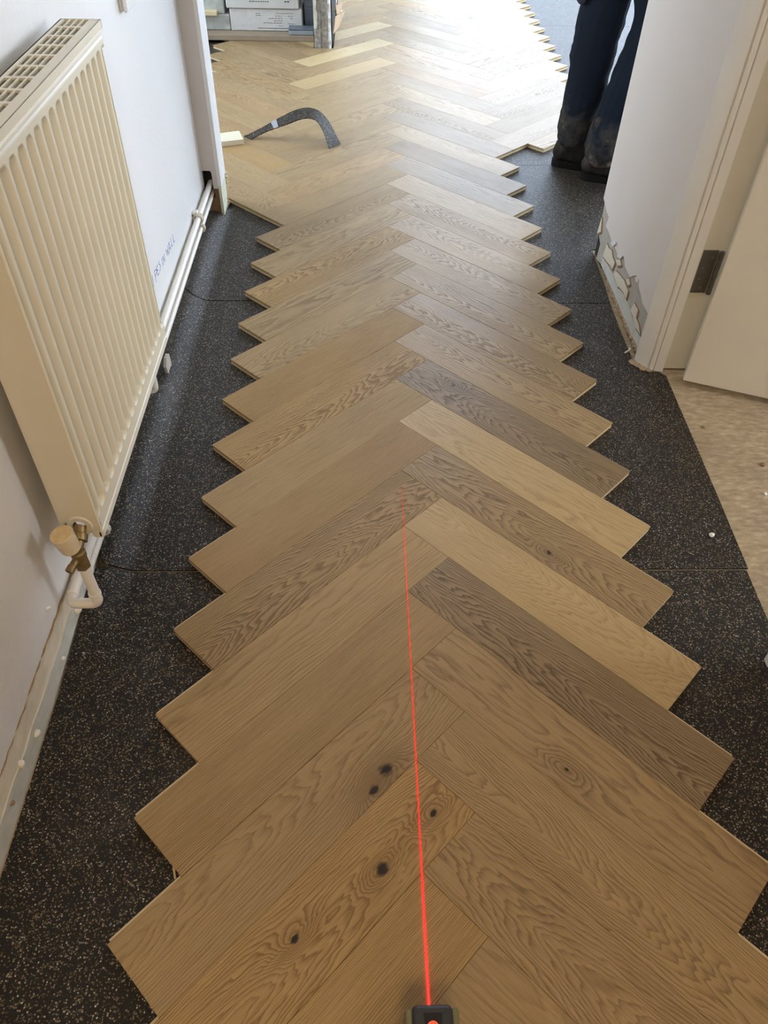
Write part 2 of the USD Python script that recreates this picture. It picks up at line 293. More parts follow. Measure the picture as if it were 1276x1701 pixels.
# oak plank: growth rings of a tilted log cut by the board, fibres, knots and a pale plywood core, all in the board's own coordinates
def oak():
    N, L = {}, []
    def node(n, k, **v): N[n] = (k, v)
    def math_(n, t, a, b=None, c=None):
        v = {'math_type': t}
        for i, x in enumerate((a, b, c), 1):
            if x is None: continue
            if isinstance(x, str): L.append((x, f'{n}.value{i}'))
            else: v[f'value{i}'] = x
        N[n] = ('math', v); return n + '.value'
    for a in ('grain', 'ring', 'look', 'tone', 'dark', 'knot', 'knot_b', 'knot_c'):
        node(a, 'attribute', attribute=a)
    for a in ('grain', 'ring', 'look', 'knot', 'knot_b', 'knot_c'):
        node('s' + a, 'separate_xyz'); L.append((a + '.vector', f's{a}.vector'))
    # seeded coordinates
    def noise(n, scale_xyz, detail, rough=0.5):
        node(n + '_m', 'vector_math', math_type='multiply', vector2=scale_xyz)
        node(n + '_c', 'combine_xyz'); L.append((shift_x, n + '_c.x')); L.append(('sgrain.y', n + '_c.y')); L.append((seed_z, n + '_c.z'))
        node(n, 'noise_texture', scale=1.0, detail=detail, roughness=rough)
        L.append((n + '_c.vector', n + '_m.vector1')); L.append((n + '_m.vector', n + '.vector')); return n + '.fac'
    shift_x = math_('shx', 'multiply_add', 'slook.y', 7.3, 'sgrain.x')
    seed_z = math_('shz', 'multiply', 'slook.y', 3.1)
    w1 = noise('w1', (3.0, 9.0, 5.0), 2.0); w2 = noise('w2', (5.0, 22.0, 5.0), 3.0); w3 = noise('w3', (55.0, 170.0, 5.0), 3.0)
    yy = math_('y1', 'subtract', 'sgrain.y', 'sring.x')
    o1 = math_('o1', 'subtract', w1, 0.5); yy2 = math_('y2', 'multiply_add', o1, 0.032, yy)
    zz = math_('z1', 'multiply_add', 'sgrain.x', 'sring.z', 'sring.y')
    o2 = math_('o2', 'subtract', w2, 0.5); zz2 = math_('z2', 'multiply_add', o2, 0.034, zz)
    d = math_('d3', 'sqrt', math_('d2', 'add', math_('dy', 'multiply', yy2, yy2), math_('dz', 'multiply', zz2, zz2)))
    o3 = math_('o3', 'subtract', w3, 0.5); d = math_('d4', 'multiply_add', o3, 0.0020, d)
    kn = []
    for q in ('knot', 'knot_b', 'knot_c'):
        kx = math_(q + 'dx', 'subtract', 'sgrain.x', f's{q}.x'); ky = math_(q + 'dy', 'subtract', 'sgrain.y', f's{q}.y')
        kx2 = math_(q + 'x2', 'multiply', kx, kx); ky2 = math_(q + 'y2', 'multiply', ky, ky)
        ell = math_(q + 'e', 'multiply_add', kx2, 0.22, ky2)                       # stretched along the board
        g = math_(q + 'g', 'exponent', math_(q + 'ge', 'multiply', ell, -3200.0))
        big = math_(q + 'on', 'greater_than', f's{q}.z', 0.0001)
        g = math_(q + 'g2', 'multiply', g, big)
        d = math_(q + 'dd', 'multiply_add', g, 0.022, d)
        r = math_(q + 'r', 'sqrt', math_(q + 'rr', 'multiply_add', kx2, 0.75, ky2))
        r = math_(q + 'rw', 'multiply_add', o3, 0.011, r)
        rel = math_(q + 'rel', 'divide', r, math_(q + 'sz', 'maximum', f's{q}.z', 0.0001))
        node(q + 'k', 'map_range', from_min=0.7, from_max=1.5, to_min=1.0, to_max=0.0, clamp=True); L.append((rel, q + 'k.value'))
        halo = math_(q + 'h', 'multiply', math_(q + 'h1', 'exponent', math_(q + 'h0', 'multiply', ell, -1500.0)), math_(q + 'hs', 'multiply', big, 0.35))
        kn.append((math_(q + 'kk', 'multiply', q + 'k.result', big), halo))
    ph = math_('ph', 'multiply', d, 'slook.z')
    fr = math_('fr', 'fraction', ph)
    node('prof', 'rgb_ramp', ramp=[(0.0, (0.55,) * 3), (0.10, (0.0,) * 3), (0.45, (0.18,) * 3), (0.75, (0.55,) * 3), (0.92, (1.0,) * 3), (1.0, (0.55,) * 3)]); L.append((fr, 'prof.fac'))
    f1 = noise('f1', (14.0, 700.0, 5.0), 3.0, 0.6); f2 = noise('f2', (60.0, 1500.0, 5.0), 2.0); big_ = noise('bv', (2.2, 8.0, 5.0), 3.0)
    rc = math_('rc', 'multiply', math_('prof2', 'multiply', 'prof.color', math_('am', 'multiply_add', w2, 1.6, 0.15)), 'slook.x')
    pores = math_('po', 'multiply', math_('po1', 'subtract', f1, 0.45), 1.7)
    t = math_('t1', 'add', rc, pores)
    t = math_('t2', 'multiply_add', math_('f2b', 'subtract', f2, 0.5), 0.5, t)
    t = math_('t3', 'multiply_add', math_('bvb', 'subtract', big_, 0.5), 0.7, t)
    t = math_('t4', 'add', t, math_('hh', 'add', kn[0][1], math_('hh2', 'add', kn[1][1], kn[2][1])))
    node('cl', 'clamp', min=0.0, max=1.0); L.append((t, 'cl.value'))
    node('mx', 'mix'); L.extend([('cl.result', 'mx.fac'), ('tone.color', 'mx.color1'), ('dark.color', 'mx.color2')])
    kk = math_('km', 'maximum', kn[0][0], math_('km2', 'maximum', kn[1][0], kn[2][0]))
    node('kx', 'mix', color2=(0.022, 0.014, 0.008)); L.extend([(kk, 'kx.fac'), ('mx.color', 'kx.color1')])
    side = math_('sd', 'less_than', 'sgrain.z', -0.0035)
    node('sx', 'mix', color2=(0.62, 0.49, 0.30)); L.extend([(side, 'sx.fac'), ('kx.color', 'sx.color1')])
    node('b', 'bump', strength=0.5, distance=0.0006); L.append((math_('bh', 'multiply', t, -1.0), 'b.height'))
    node('ro', 'map_range', from_min=0.0, from_max=1.0, to_min=0.36, to_max=0.48, clamp=True); L.append(('cl.result', 'ro.value'))
    node('p', 'principled_bsdf', specular_ior_level=0.38); L.extend([('sx.color', 'p.base_color'), ('ro.result', 'p.roughness'), ('b.normal', 'p.normal')])
    mat('oak', N, L)
oak()

# ------------------------------------------------------------------ the setting: walls, ceiling
FLOOR = -0.018                     # top of the subfloor; the underlay is 3 mm on it, the planks' top is z = 0
TOP = 2.40
def jag(y0, y1, z, amp, n, seed):
    r = np.random.default_rng(seed); ys = np.linspace(y0, y1, n)
    return [(y, z + a) for y, a in zip(ys, r.normal(0, amp, n))]
# left wall of the hall: painted plaster down to where the skirting was, bare plaster and a board remnant below, a stud nib at its end
wl = thing('wall_left', (-0.605, 1.0, FLOOR), kind='structure', label='white painted left hall wall with bare plaster strip along its foot', cat='wall')
low = jag(-2.3, 2.13, 0.079, 0.0012, 140, 3)
obj('painted_plaster', extr_x(Polygon(low + [(2.13, TOP), (-2.3, TOP)]), -0.72, -0.605), 'white_paint', wl)
obj('bare_plaster', extr_x(Polygon([(-2.3, FLOOR), (2.13, FLOOR), (2.13, 0.10), (-2.3, 0.10)]), -0.72, -0.6068), 'bare_plaster', wl, label='cream bare plaster strip where the skirting was')
lowb = jag(-2.3, 0.56, 0.030, 0.0025, 60, 5)
obj('board_remnant', extr_x(Polygon([(-2.3, FLOOR), (0.56, FLOOR)] + lowb[::-1]), -0.6085, -0.6045), 'pale_board', wl, label='pale grey board edge at the foot of the wall')
lowc = jag(0.56, 2.04, 0.020, 0.003, 40, 6)
obj('board_remnant', extr_x(Polygon([(0.56, FLOOR), (2.04, FLOOR)] + lowc[::-1]), -0.6085, -0.6045), 'pale_board', wl)
st = jag(-0.1, 0.62, 0.0795, 0.0016, 50, 8); stl = jag(-0.1, 0.62, 0.0765, 0.0020, 50, 9)
obj('brown_stain', extr_x(Polygon(st + stl[::-1]).buffer(0), -0.61, -0.6044), 'stain_brown', wl, label='brown torn edge of the old paint')
for (y, z, s, sd) in ((0.155, 0.03, .006, 1), (0.215, 0.012, .0065, 2), (0.46, 0.012, .009, 3), (0.475, 0.02, .007, 4), (0.36, 0.005, .004, 5), (0.385, 0.115, .004, 6), (0.10, 0.018, .004, 7)):
    obj('plaster_chip', lump(s, (-0.6035, y, z), sd, 0.8), 'crumb' if sd != 7 else 'brown_paper', wl, smooth=True)
nib = [(-0.62, 2.13), (-0.547, 2.13), (-0.547, 2.232), (-0.62, 2.232)]
hole = Polygon([(-0.604, 0.045), (-0.574, 0.045), (-0.574, 0.128), (-0.578, 0.135), (-0.604, 0.135)])
obj('nib_face', extr_y(Polygon([(-0.72, 0.075), (-0.5585, 0.078), (-0.5585, TOP), (-0.72, TOP)]).difference(hole), 2.13, 2.142), 'shaded_white_paint', wl, label='painted return with shade put into its pinkish grey and a square notch for pipes')
obj('nib_side', extr_x(Polygon([(2.13, 0.085), (2.15, 0.082), (2.17, 0.088), (2.20, 0.086), (2.232, 0.092), (2.232, TOP), (2.13, TOP)]), -0.5585, -0.547), 'white_paint', wl)
obj('torn_board', extr_x(Polygon([(2.131, -0.014), (2.128, 0.086), (2.20, 0.086), (2.225, 0.085), (2.224, 0.02), (2.20, FLOOR + .002), (2.15, FLOOR)]), -0.5575, -0.5485), 'green_board', wl, label='torn pale green board end hanging below the paint')
obj('torn_flap', cat([lump(0.006, (-0.546, 2.228, 0.09), 11), lump(0.005, (-0.545, 2.234, 0.075), 12), lump(0.005, (-0.5465, 2.232, 0.06), 13)]), 'torn_core', wl, smooth=True)
obj('torn_edge', extr_x(Polygon([(2.226, FLOOR), (2.24, 0.0), (2.234, 0.03), (2.243, 0.05), (2.236, 0.085), (2.226, 0.085)]), -0.562, -0.552), 'brown_paper', wl)
obj('stud', cat([bx(-0.592, -0.5585, 2.137, 2.225, FLOOR, 0.044, .001), bx(-0.572, -0.5585, 2.137, 2.225, .044, 0.10)]), 'old_timber', wl, label='bare brown timber stud at the foot of the wall end')
obj('splinter', cat([turned(bx(-0.5705, -0.5640, 2.1345, 2.140, FLOOR, 0.035), .1, (-0.567, 2.137, 0))]), 'old_timber', wl)
obj('dark_notch_back', cat([bx(-0.606, -0.572, 2.17, 2.2, .044, 0.14), bx(-0.6075, -0.604, 2.14, 2.17, .044, .14)]), 'dark_fill', wl)  # near-black pieces put in so the notch looks unlit
# blue pen: PIPES IN WALL, its first letters behind the radiator
strokes = [[(1.305, .157), (1.309, .186), (1.333, .180), (1.331, .172), (1.309, .170)], [(1.352, .158), (1.356, .186)],
    [(1.3783, .1560), (1.3822, .1842), (1.4083, .1755), (1.4095, .1717), (1.3825, .1700)],
    [(1.4232, .180), (1.4031, .1803), (1.4042, .1600), (1.4202, .1585)], [(1.4041, .1715), (1.4150, .1700)],
    [(1.4431, .1794), (1.4329, .177), (1.4470, .1654), (1.4308, .1573)],
    [(1.4680, .1515), (1.4700, .1725)], [(1.4780, .1515), (1.4829, .1719), (1.4943, .1513), (1.5021, .1695)],
    [(1.5230, .1696), (1.5312, .1500), (1.5390, .1640), (1.5450, .1450), (1.5520, .1670)],
    [(1.5560, .1435), (1.5690, .1689), (1.5781, .1418)], [(1.5600, .1530), (1.5751, .1520)],
    [(1.5944, .1661), (1.5900, .1450), (1.6050, .1440)], [(1.6222, .1636), (1.6180, .1430), (1.6330, .1420)]]
obj('handwriting', cat([extr_x(LineString(s).buffer(0.0009, cap_style=1), -0.606, -0.6047) for s in strokes]), 'pen_blue', wl, label='blue pen handwriting low on the wall')
# wall beyond the nib, closing the left room
wn = thing('wall_left_room', (-1.8, 2.18, FLOOR), kind='structure', label='white wall closing the left room behind the pipe wall', cat='wall')
obj('painted_plaster', bx(-3.1, -0.612, 2.142, 2.23, FLOOR, TOP), 'white_paint', wn)
# right wall of the hall
AX, AY = 0.650, 1.29; ANG = -math.atan(0.006)
def rw(m): return turned(m, ANG, (AX, AY, 0))
wr = thing('wall_right', (0.65, 1.6, FLOOR), kind='structure', label='white painted right wall end with torn plaster at its foot', cat='wall')
tear = [(1.913, .153), (1.851, .137), (1.821, .135), (1.831, .103), (1.80, .104), (1.765, .101), (1.741, .094), (1.70, .098), (1.664, .094), (1.612, .118), (1.583, .102), (1.55, .101), (1.523, .102), (1.483, .129), (1.452, .121), (1.405, .108), (1.387, .101), (1.339, .103), (1.27, .10)]
obj('painted_plaster', rw(extr_x(Polygon(tear + [(1.27, TOP), (1.913, TOP)]), AX, AX + 0.12)), 'grey_white_paint', wr)
obj('torn_board', rw(extr_x(Polygon([(1.27, -.010), (1.338, -.009), (1.561, -.004), (1.719, -.003), (1.798, -.005), (1.859, -.017), (1.854, .035), (1.890, .048), (1.896, .104), (1.911, .2), (1.27, .2)]), AX + 0.0035, AX + 0.115)), 'torn_paper', wr, label='grey torn plasterboard paper at the foot of the wall')
obj('lower_board', rw(extr_x(Polygon([(1.27, -.010), (1.338, -.009), (1.561, -.004), (1.719, -.003), (1.795, -.005), (1.798, .017), (1.737, .027), (1.635, .029), (1.569, .038), (1.508, .040), (1.40, .029), (1.339, .028), (1.27, .028)]), AX + 0.0018, AX + 0.01)), 'pale_board', wr)
patches = [[(1.792, .026), (1.782, .071), (1.759, .069), (1.725, .078), (1.705, .068), (1.674, .067), (1.681, .041), (1.71, .040), (1.736, .034)],
    [(1.660, .036), (1.648, .054), (1.61, .063), (1.585, .066), (1.564, .071), (1.535, .068), (1.510, .067), (1.510, .043), (1.545, .044), (1.579, .038), (1.603, .030)],
    [(1.443, .069), (1.405, .071), (1.403, .048), (1.372, .048), (1.344, .034), (1.389, .028), (1.425, .038), (1.454, .041)],
    [(1.90, .046), (1.89, .104), (1.866, .069)], [(1.675, .076), (1.635, .096), (1.615, .089), (1.645, .071)], [(1.55, .080), (1.53, .095), (1.51, .088), (1.525, .076)]]
for i, p in enumerate(patches):
    P = Polygon(p).buffer(0)
    obj('torn_edge', rw(extr_x(affinity.translate(P, -0.006, -0.002).union(P).buffer(0.0012), AX + 0.0009, AX + 0.006)), 'brown_paper', wr)
    obj('torn_patch', rw(extr_x(P, AX + 0.0003, AX + 0.006)), 'torn_core', wr)
for p in ([(1.742, .094), (1.705, .118), (1.690, .116), (1.715, .094)], [(1.66, .094), (1.640, .112), (1.612, .118), (1.622, .104)], [(1.478, .127), (1.455, .134), (1.446, .128), (1.463, .122)]):
    m = rw(extr_x(Polygon(p), AX - 0.004, AX - 0.0028)); obj('paint_flake', m, 'white_paint', wr)
    obj('flake_root', rw(extr_x(Polygon(p).buffer(-0.004).buffer(0.001), AX - 0.0029, AX + 0.004)), 'torn_core', wr)
sole = jag(1.29, 1.715, -0.0165, 0.001, 18, 4)
obj('sole_plate', rw(extr_x(Polygon([(1.29, .0), (1.29, FLOOR), (1.40, FLOOR), (1.46, FLOOR), (1.60, FLOOR), (1.715, FLOOR), (1.715, .0)]), AX + 0.004, AX + 0.10)), 'sole_plate', wr)
r4 = np.random.default_rng(41)
obj('rubble', cat([lump(r4.uniform(.004, .008), rw(trimesh.Trimesh([(AX + r4.uniform(.001, .006), y, -0.012 + r4.uniform(0, .006))] * 3, [[0, 1, 2]], process=False)).vertices[0], i, .7) for i, y in enumerate(np.linspace(1.30, 1.66, 60))]), 'sole_plate', wr, smooth=True)
obj('dark_gap_block', rw(bx(AX + 0.006, AX + 0.09, 1.80, 1.895, FLOOR, 0.05)), 'dark_fill', wr)  # solid block filling the void; its darkness is painted shade
obj('room_return', bx(0.762, 4.2, 1.81, 1.913, FLOOR, TOP), 'white_paint', wr)
# near part of the right wall, past the doorway
obj('painted_plaster', bx(0.655, 0.775, -2.3, 0.31, FLOOR, TOP), 'grey_white_paint', wr)
obj('lintel', bx(0.652, 0.772, 0.30, 1.255, 2.02, TOP), 'grey_white_paint', wr)
# doorway trim: two architraves (profile swept up the opening) and the lining
prof = [(0, 0), (0, .004), (-.006, .0065), (-.012, .0105), (-.0165, .017), (-.0175, .022), (-.0150, .0262), (-.0120, .0275), (-.0185, .0285), (-.0185, .0345), (-.0125, .0350), (-.0120, .0380), (-.0195, .0390), (-.0195, .052), (-.0195, .0555), (0, .0555)]
def arch_poly(y_out, sgn, x0): return Polygon([(x0 + a, y_out + sgn * b) for a, b in prof])
t1 = thing('trim_1', (0.64, 1.27, FLOOR), kind='structure', label='cream moulded architrave on the far side of the doorway', cat='architrave')
ap = Polygon([(.656, 1.312), (.645, 1.310), (.638, 1.303), (.6355, 1.295), (.637, 1.287), (.642, 1.276), (.649, 1.264), (.6555, 1.2555), (.6585, 1.2535), (.6600, 1.2570), (.6620, 1.2565), (.6630, 1.2515), (.6660, 1.2490), (.6700, 1.2480), (.6725, 1.2492), (.6738, 1.2520), (.6755, 1.2475), (.6960, 1.2430), (.6970, 1.262), (.656, 1.270)])
am = extr(ap.buffer(0), -0.0145, 2.08)
obj('moulding', am, 'cream_trim', t1, smooth=25)
obj('packing', cat([lump(.011, (.640, 1.272, -.0135), 71, .35), lump(.010, (.650, 1.258, -.0135), 72, .35), lump(.012, (.630, 1.285, -.0135), 73, .3), lump(.008, (.662, 1.250, -.0135), 74, .3)]), 'sole_plate', t1, smooth=True, label='crumbled beige filler under the architrave')
t2 = thing('trim_2', (0.64, 0.34, FLOOR), kind='structure', label='cream moulded architrave on the near side of the doorway', cat='architrave')
obj('moulding', extr(arch_poly(0.307, 1, 0.6555).buffer(0), FLOOR + .003, 2.08), 'plastic_white', t2, smooth=25)
t3 = thing('trim_3', (0.70, 0.8, FLOOR), kind='structure', label='cream door lining around the doorway', cat='door lining')
obj('lining', bx(0.697, 0.790, 1.2545, 1.264, -0.012, 2.02, .001), 'cream_lining', t3)
obj('lining', bx(0.655, 0.790, 0.35, 0.362, FLOOR, 2.02, .001), 'cream_lining', t3)
obj('head_lining', bx(0.698, 0.790, 0.362, 1.2545, 2.008, 2.02), 'cream_lining', t3)
# door, hinged on the far lining and swung into the room on the right
DA = math.atan2(-0.077, 0.192); HX, HY = 0.729, 1.186
d1 = thing('door_1', (HX, HY, 0), kind='structure', label='cream painted door standing open on the right', cat='door')
def dr(m): return turned(m, DA, (HX, HY, 0))
obj('leaf', dr(bx(HX, HX + 0.80, HY, HY + 0.040, 0.0, 2.0, .0015)), 'cream_gloss', d1)
obj('hinge', cat([bx(0.7035, 0.7395, 1.2530, 1.2550, 0.208, 0.316, .0005)]), 'hinge_steel', d1, label='dark steel butt hinge on the lining')
hp = '/World/door_1/hinge'
for i, (x, z) in enumerate(((0.729, 0.298), (0.714, 0.272), (0.714, 0.245), (0.722, 0.222))):
    obj('screw', lathe([(0, 0), (.0036, 0), (.0034, .0007), (.0012, .0009), (0, .0003)], (x, 1.2530, z), (0, -1, 0), 14), 'screw_steel', hp)
for i in range(5):
    z = 0.2085 + i * 0.0215
    obj('knuckle', lathe([(0, 0), (.0058, 0), (.0062, .0008), (.0062, .0199), (.0058, .0207), (0, .0207)], (0.7455, 1.2475, z), sections=16), 'hinge_steel', hp, smooth=30)
obj('hinge', cat([bx(0.7035, 0.7395, 1.2530, 1.2550, 1.60, 1.708, .0005), lathe([(0, 0), (.006, 0), (.006, .108), (0, .108)], (0.7455, 1.2475, 1.60), sections=16)]), 'hinge_steel', d1)
obj('door_handle', cat([dr(bx(HX + 0.725, HX + 0.765, HY - 0.008, HY, 0.92, 1.08, .002)), dr(sweep(bend([(HX + 0.745, HY, 1.02), (HX + 0.745, HY - 0.05, 1.02), (HX + 0.64, HY - 0.052, 1.02)], .012), .008, 12))]), 'screw_steel', d1, smooth=30)
# rest of the shell
wb = obj('wall_back', bx(-0.72, 0.775, -2.4, -2.3, FLOOR, TOP), 'white_paint', kind='structure', label='white wall closing the hall behind the photographer', cat='wall')
wm = thing('wall_middle', (-0.29, 4.1, FLOOR), kind='structure', label='cut partition end with stripped grey plaster between boxes and oak floor', cat='wall')
edge = [(-.329, FLOOR), (-.2565, FLOOR), (-.2575, .4), (-.2565, TOP), (-.329, TOP)]
obj('rough_end', extr_y(Polygon(edge), 4.05, 4.30), 'rough_plaster', wm)
obj('metal_stud', cat([bx(-.300, -.297, 4.044, 4.055, FLOOR, TOP), bx(-.286, -.283, 4.044, 4.055, FLOOR, TOP), bx(-.296, -.287, 4.048, 4.052, .16, TOP)]), 'rough_plaster', wm, label='rusty grey stud lips in the cut wall end')
obj('torn_patch', extr_y(Polygon([(-.329, .09), (-.318, .085), (-.311, .10), (-.313, .125), (-.309, .15), (-.316, .17), (-.313, .20), (-.318, .25), (-.314, .33), (-.329, .35)]), 4.045, 4.055), 'pale_board', wm, label='white plaster remnant on the wall end')
rj = np.random.default_rng(12); zs = np.linspace(FLOOR + .01, TOP, 120)
obj('board_skin', extr_x(Polygon([(4.7, FLOOR), (4.7, TOP)] + [(4.045 + a, z) for z, a in list(zip(zs, rj.uniform(0, .02, 120)))[::-1]]), -.2565, -.244), 'white_paint', wm)
obj('board_core', extr_x(Polygon([(4.9, FLOOR), (4.9, TOP), (4.10, TOP), (4.085, .3), (4.10, .2), (4.07, .1), (4.10, .05), (4.09, FLOOR)]), -.244, -.238), 'dark_fill', wm)
obj('painted_plaster', bx(-.329, -.2385, 4.30, 7.0, FLOOR, TOP), 'white_paint', wm)
for i, P in enumerate(([(4.09, .055), (4.12, .125), (4.26, .120), (4.17, .07)], [(4.14, .128), (4.13, .17), (4.22, .165), (4.20, .128)])):
    m = extr_x(Polygon(P), -.238, -.235); m = turned(m, -0.35, (-.238, 4.08, 0)); obj('cardboard_flap', m, 'cardboard', wm, label='brown cardboard flap wedged on the wall end')
obj('plaster_chip', lump(.018, (-.208, 4.22, .128), 31, .5), 'torn_core', wm, smooth=True)
obj('ceiling', bx(-3.2, 4.3, -2.4, 7.2, TOP, TOP + .1), 'ceiling_paint', kind='structure', label='white ceiling over the hall and rooms', cat='ceiling')
obj('wall_side_room', cat([extr_x(sbox(-0.6, FLOOR, 1.81, TOP).difference(sbox(-.5, .7, .7, 2.1)), 3.1, 3.2), bx(.775, 3.2, -0.7, -0.6, FLOOR, TOP)]), 'white_paint', kind='structure', label='white walls of the side room behind the door', cat='wall')
# far and right outer walls with their windows; right and left ones are added
def wall_with_hole(name, horiz, a0, a1, h0, h1, z0, z1, t0, t1, label):
    P = sbox(a0, FLOOR, a1, TOP).difference(sbox(h0, z0, h1, z1))
    obj(name, extr_y(P, t0, t1) if horiz else extr_x(P, t0, t1), 'white_paint', kind='structure', label=label, cat='wall')
wall_with_hole('wall_far', True, -3.1, 4.2, 0.3, 3.9, 0.22, 2.32, 6.9, 7.0, 'white far wall of the room with wide patio window')
wall_with_hole('wall_right_outer', False, 1.913, 7.0, 3.1, 5.7, 0.50, 2.30, 4.1, 4.2, 'white right wall of the room with an added window')
wall_with_hole('wall_left_outer', False, 2.14, 7.0, 2.5, 4.1, 0.85, 2.15, -3.2, -3.1, 'white outer wall of the left room with an added window')
def window(name, horiz, h0, h1, z0, z1, t, nlights, label):
    w = thing(name, ((h0 + h1) / 2, t, z0) if horiz else (t, (h0 + h1) / 2, z0), kind='structure', label=label, cat='window')
    def pc(a, b, c, d, e=.03): return bx(a, b, t - e, t + e, c, d) if horiz else bx(t - e, t + e, a, b, c, d)
    for a, b, c, d in ((h0, h0 + .05, z0, z1), (h1 - .05, h1, z0, z1), (h0 + .05, h1 - .05, z0, z0 + .05), (h0 + .05, h1 - .05, z1 - .05, z1)):
        obj('frame', pc(a, b, c, d), 'white_frame', w)
    W = (h1 - h0 - .1) / nlights
    for i in range(nlights):
        if i: obj('mullion', pc(h0 + .05 + i * W - .03, h0 + .05 + i * W + .03, z0 + .05, z1 - .05), 'white_frame', w)
        obj('pane', pc(h0 + .05 + i * W + (.03 if i else 0), h0 + .05 + (i + 1) * W - (.03 if i < nlights - 1 else 0), z0 + .05, z1 - .05, .003), 'clear_glass', w)
window('window_1', True, 0.3, 3.9, 0.22, 2.32, 6.95, 3, 'wide white framed patio window in the far wall')
window('window_2', False, 3.1, 5.7, 0.50, 2.30, 4.15, 3, 'added white framed fill light window in the right wall of the room')

window('window_4', False, -.5, .7, .7, 2.1, 3.15, 2, 'added white framed fill light window of the side room behind the door')
window('window_3', False, 2.5, 4.1, 0.85, 2.15, -3.15, 2, 'added white framed window lighting the left room')

# ------------------------------------------------------------------ the floor: subfloor, rubber underlay, herringbone planks
fl = thing('floor', (0, 2.0, FLOOR), kind='structure', label='oak herringbone floor being laid over black underlay', cat='floor')
obj('subfloor', bx(-3.2, 4.3, -2.4, 7.0, FLOOR - .1, FLOOR), 'subfloor', fl)
def curl(m, notch=None):
    """Underlay turned up a little where it meets the left wall."""
    m = m.subdivide_to_size(0.05) if hasattr(m, 'subdivide_to_size') else m
    v = m.vertices.copy()
    s = np.clip((-0.522 - v[:, 0]) / 0.066, 0, 1); s = s * s * (3 - 2 * s)
    k = s * (v[:, 0] > -.612) * (v[:, 1] < 2.2) * (v[:, 1] > 0.3) * np.clip((v[:, 1] - 0.3) / 0.3, 0, 1)
    v[:, 2] += k * (0.019 + 0.003 * meshkit.noise(np.c_[v[:, 1] * 6, v[:, 1] * 0, v[:, 1] * 0], 3)); m.vertices = v
    return m
def sheet(poly):
    P = poly.buffer(0)
    parts = [P.intersection(sbox(a, -3, b, 8)) for a, b in zip([-3.0] + list(np.linspace(-.61, -.50, 12)), list(np.linspace(-.61, -.50, 12)) + [5.0])]
    top = []
    for q in parts:
        for g in getattr(q, 'geoms', [q]):
            if g.geom_type == 'Polygon' and g.area > 1e-7:
                m = trimesh.creation.extrude_polygon(g, .003, engine='earcut'); m.apply_translation((0, 0, FLOOR)); top.append(m)
    m = cat(top); v, f = trimesh.remesh.subdivide_to_size(m.vertices, m.faces, 0.3)
    return curl(trimesh.Trimesh(v, f, process=False).copy())
JU = 0.0008
sheets = [
    (Polygon([(-.6, -1.45), (.65, -1.45), (.65, -.44), (-.6, -.44)]), 'black flecked underlay sheet nearest the camera, off the bottom of the photo'),
    (Polygon([(-.601, -.4375), (.654, -.4375), (.654, .30), (.676, .30), (.676, .448), (.679, .5712), (-.585, .5712), (-.598, .566), (-.601, .54)]), 'black flecked underlay sheet in the foreground, in front of the first cross joint'),
    (Polygon([(-.600, .62), (-.592, .585), (-.575, .5750), (.684, .5750), (.694, .9), (.702, 1.225), (.690, 1.243), (.664, 1.243), (.640, 1.262), (.633, 1.30), (.633, 1.42), (.638, 1.5832), (-.555, 1.5832), (-.575, 1.588), (-.588, 1.604), (-.601, 1.62)]), 'black flecked underlay sheet under the radiator, between the two cross joints'),
    (Polygon([(-.601, 1.625), (-.586, 1.608), (-.573, 1.592), (-.555, 1.5868), (.638, 1.5868), (.646, 1.70), (.652, 1.85), (.655, 1.918), (4.05, 1.918), (4.05, 2.597), (-.53, 2.597), (-.545, 2.24), (-.545, 2.128), (-.601, 2.128)]), 'black flecked underlay sheet below the worker, reaching back to the cut wall end'),
    (Polygon([(-2.9, 2.599), (4.05, 2.599), (4.05, 3.609), (-2.9, 3.609)]), 'black flecked underlay sheet behind the worker'),
    (Polygon([(-2.9, 3.611), (4.05, 3.611), (4.05, 4.62), (-2.9, 4.62)]), 'black flecked underlay sheet below the stacked boxes'),
    (Polygon([(-.236, 4.622), (4.05, 4.622), (4.05, 5.63), (-.236, 5.63)]), 'greyish underlay sheet towards the window, at the top of the photo'),
    (Polygon([(-.236, 5.632), (4.05, 5.632), (4.05, 6.64), (-.236, 6.64)]), 'underlay sheet closest to the far window')]
for P, lab in sheets:
    P = P.difference(sbox(-.335, 4.04, -.236, 7.1))
    obj('underlay_sheet', sheet(P), 'underlay', label=lab, cat='underlay')

W_, L_ = 0.12, 0.6025
S = math.sqrt(.5)
TONE = {'h': ((.420, .280, .130), (.225, .136, .055)), 't': ((.395, .280, .152), (.215, .142, .070)), 'g': ((.320, .233, .142), (.165, .114, .066)),
        'd': ((.300, .215, .128), (.135, .090, .049)), 'l': ((.480, .350, .190), (.31, .212, .103)), 'p': ((.56, .44, .26), (.41, .30, .16)), 'r': ((.400, .270, .142), (.230, .145, .068)),
        's': ((.360, .252, .138), (.19, .124, .062))}
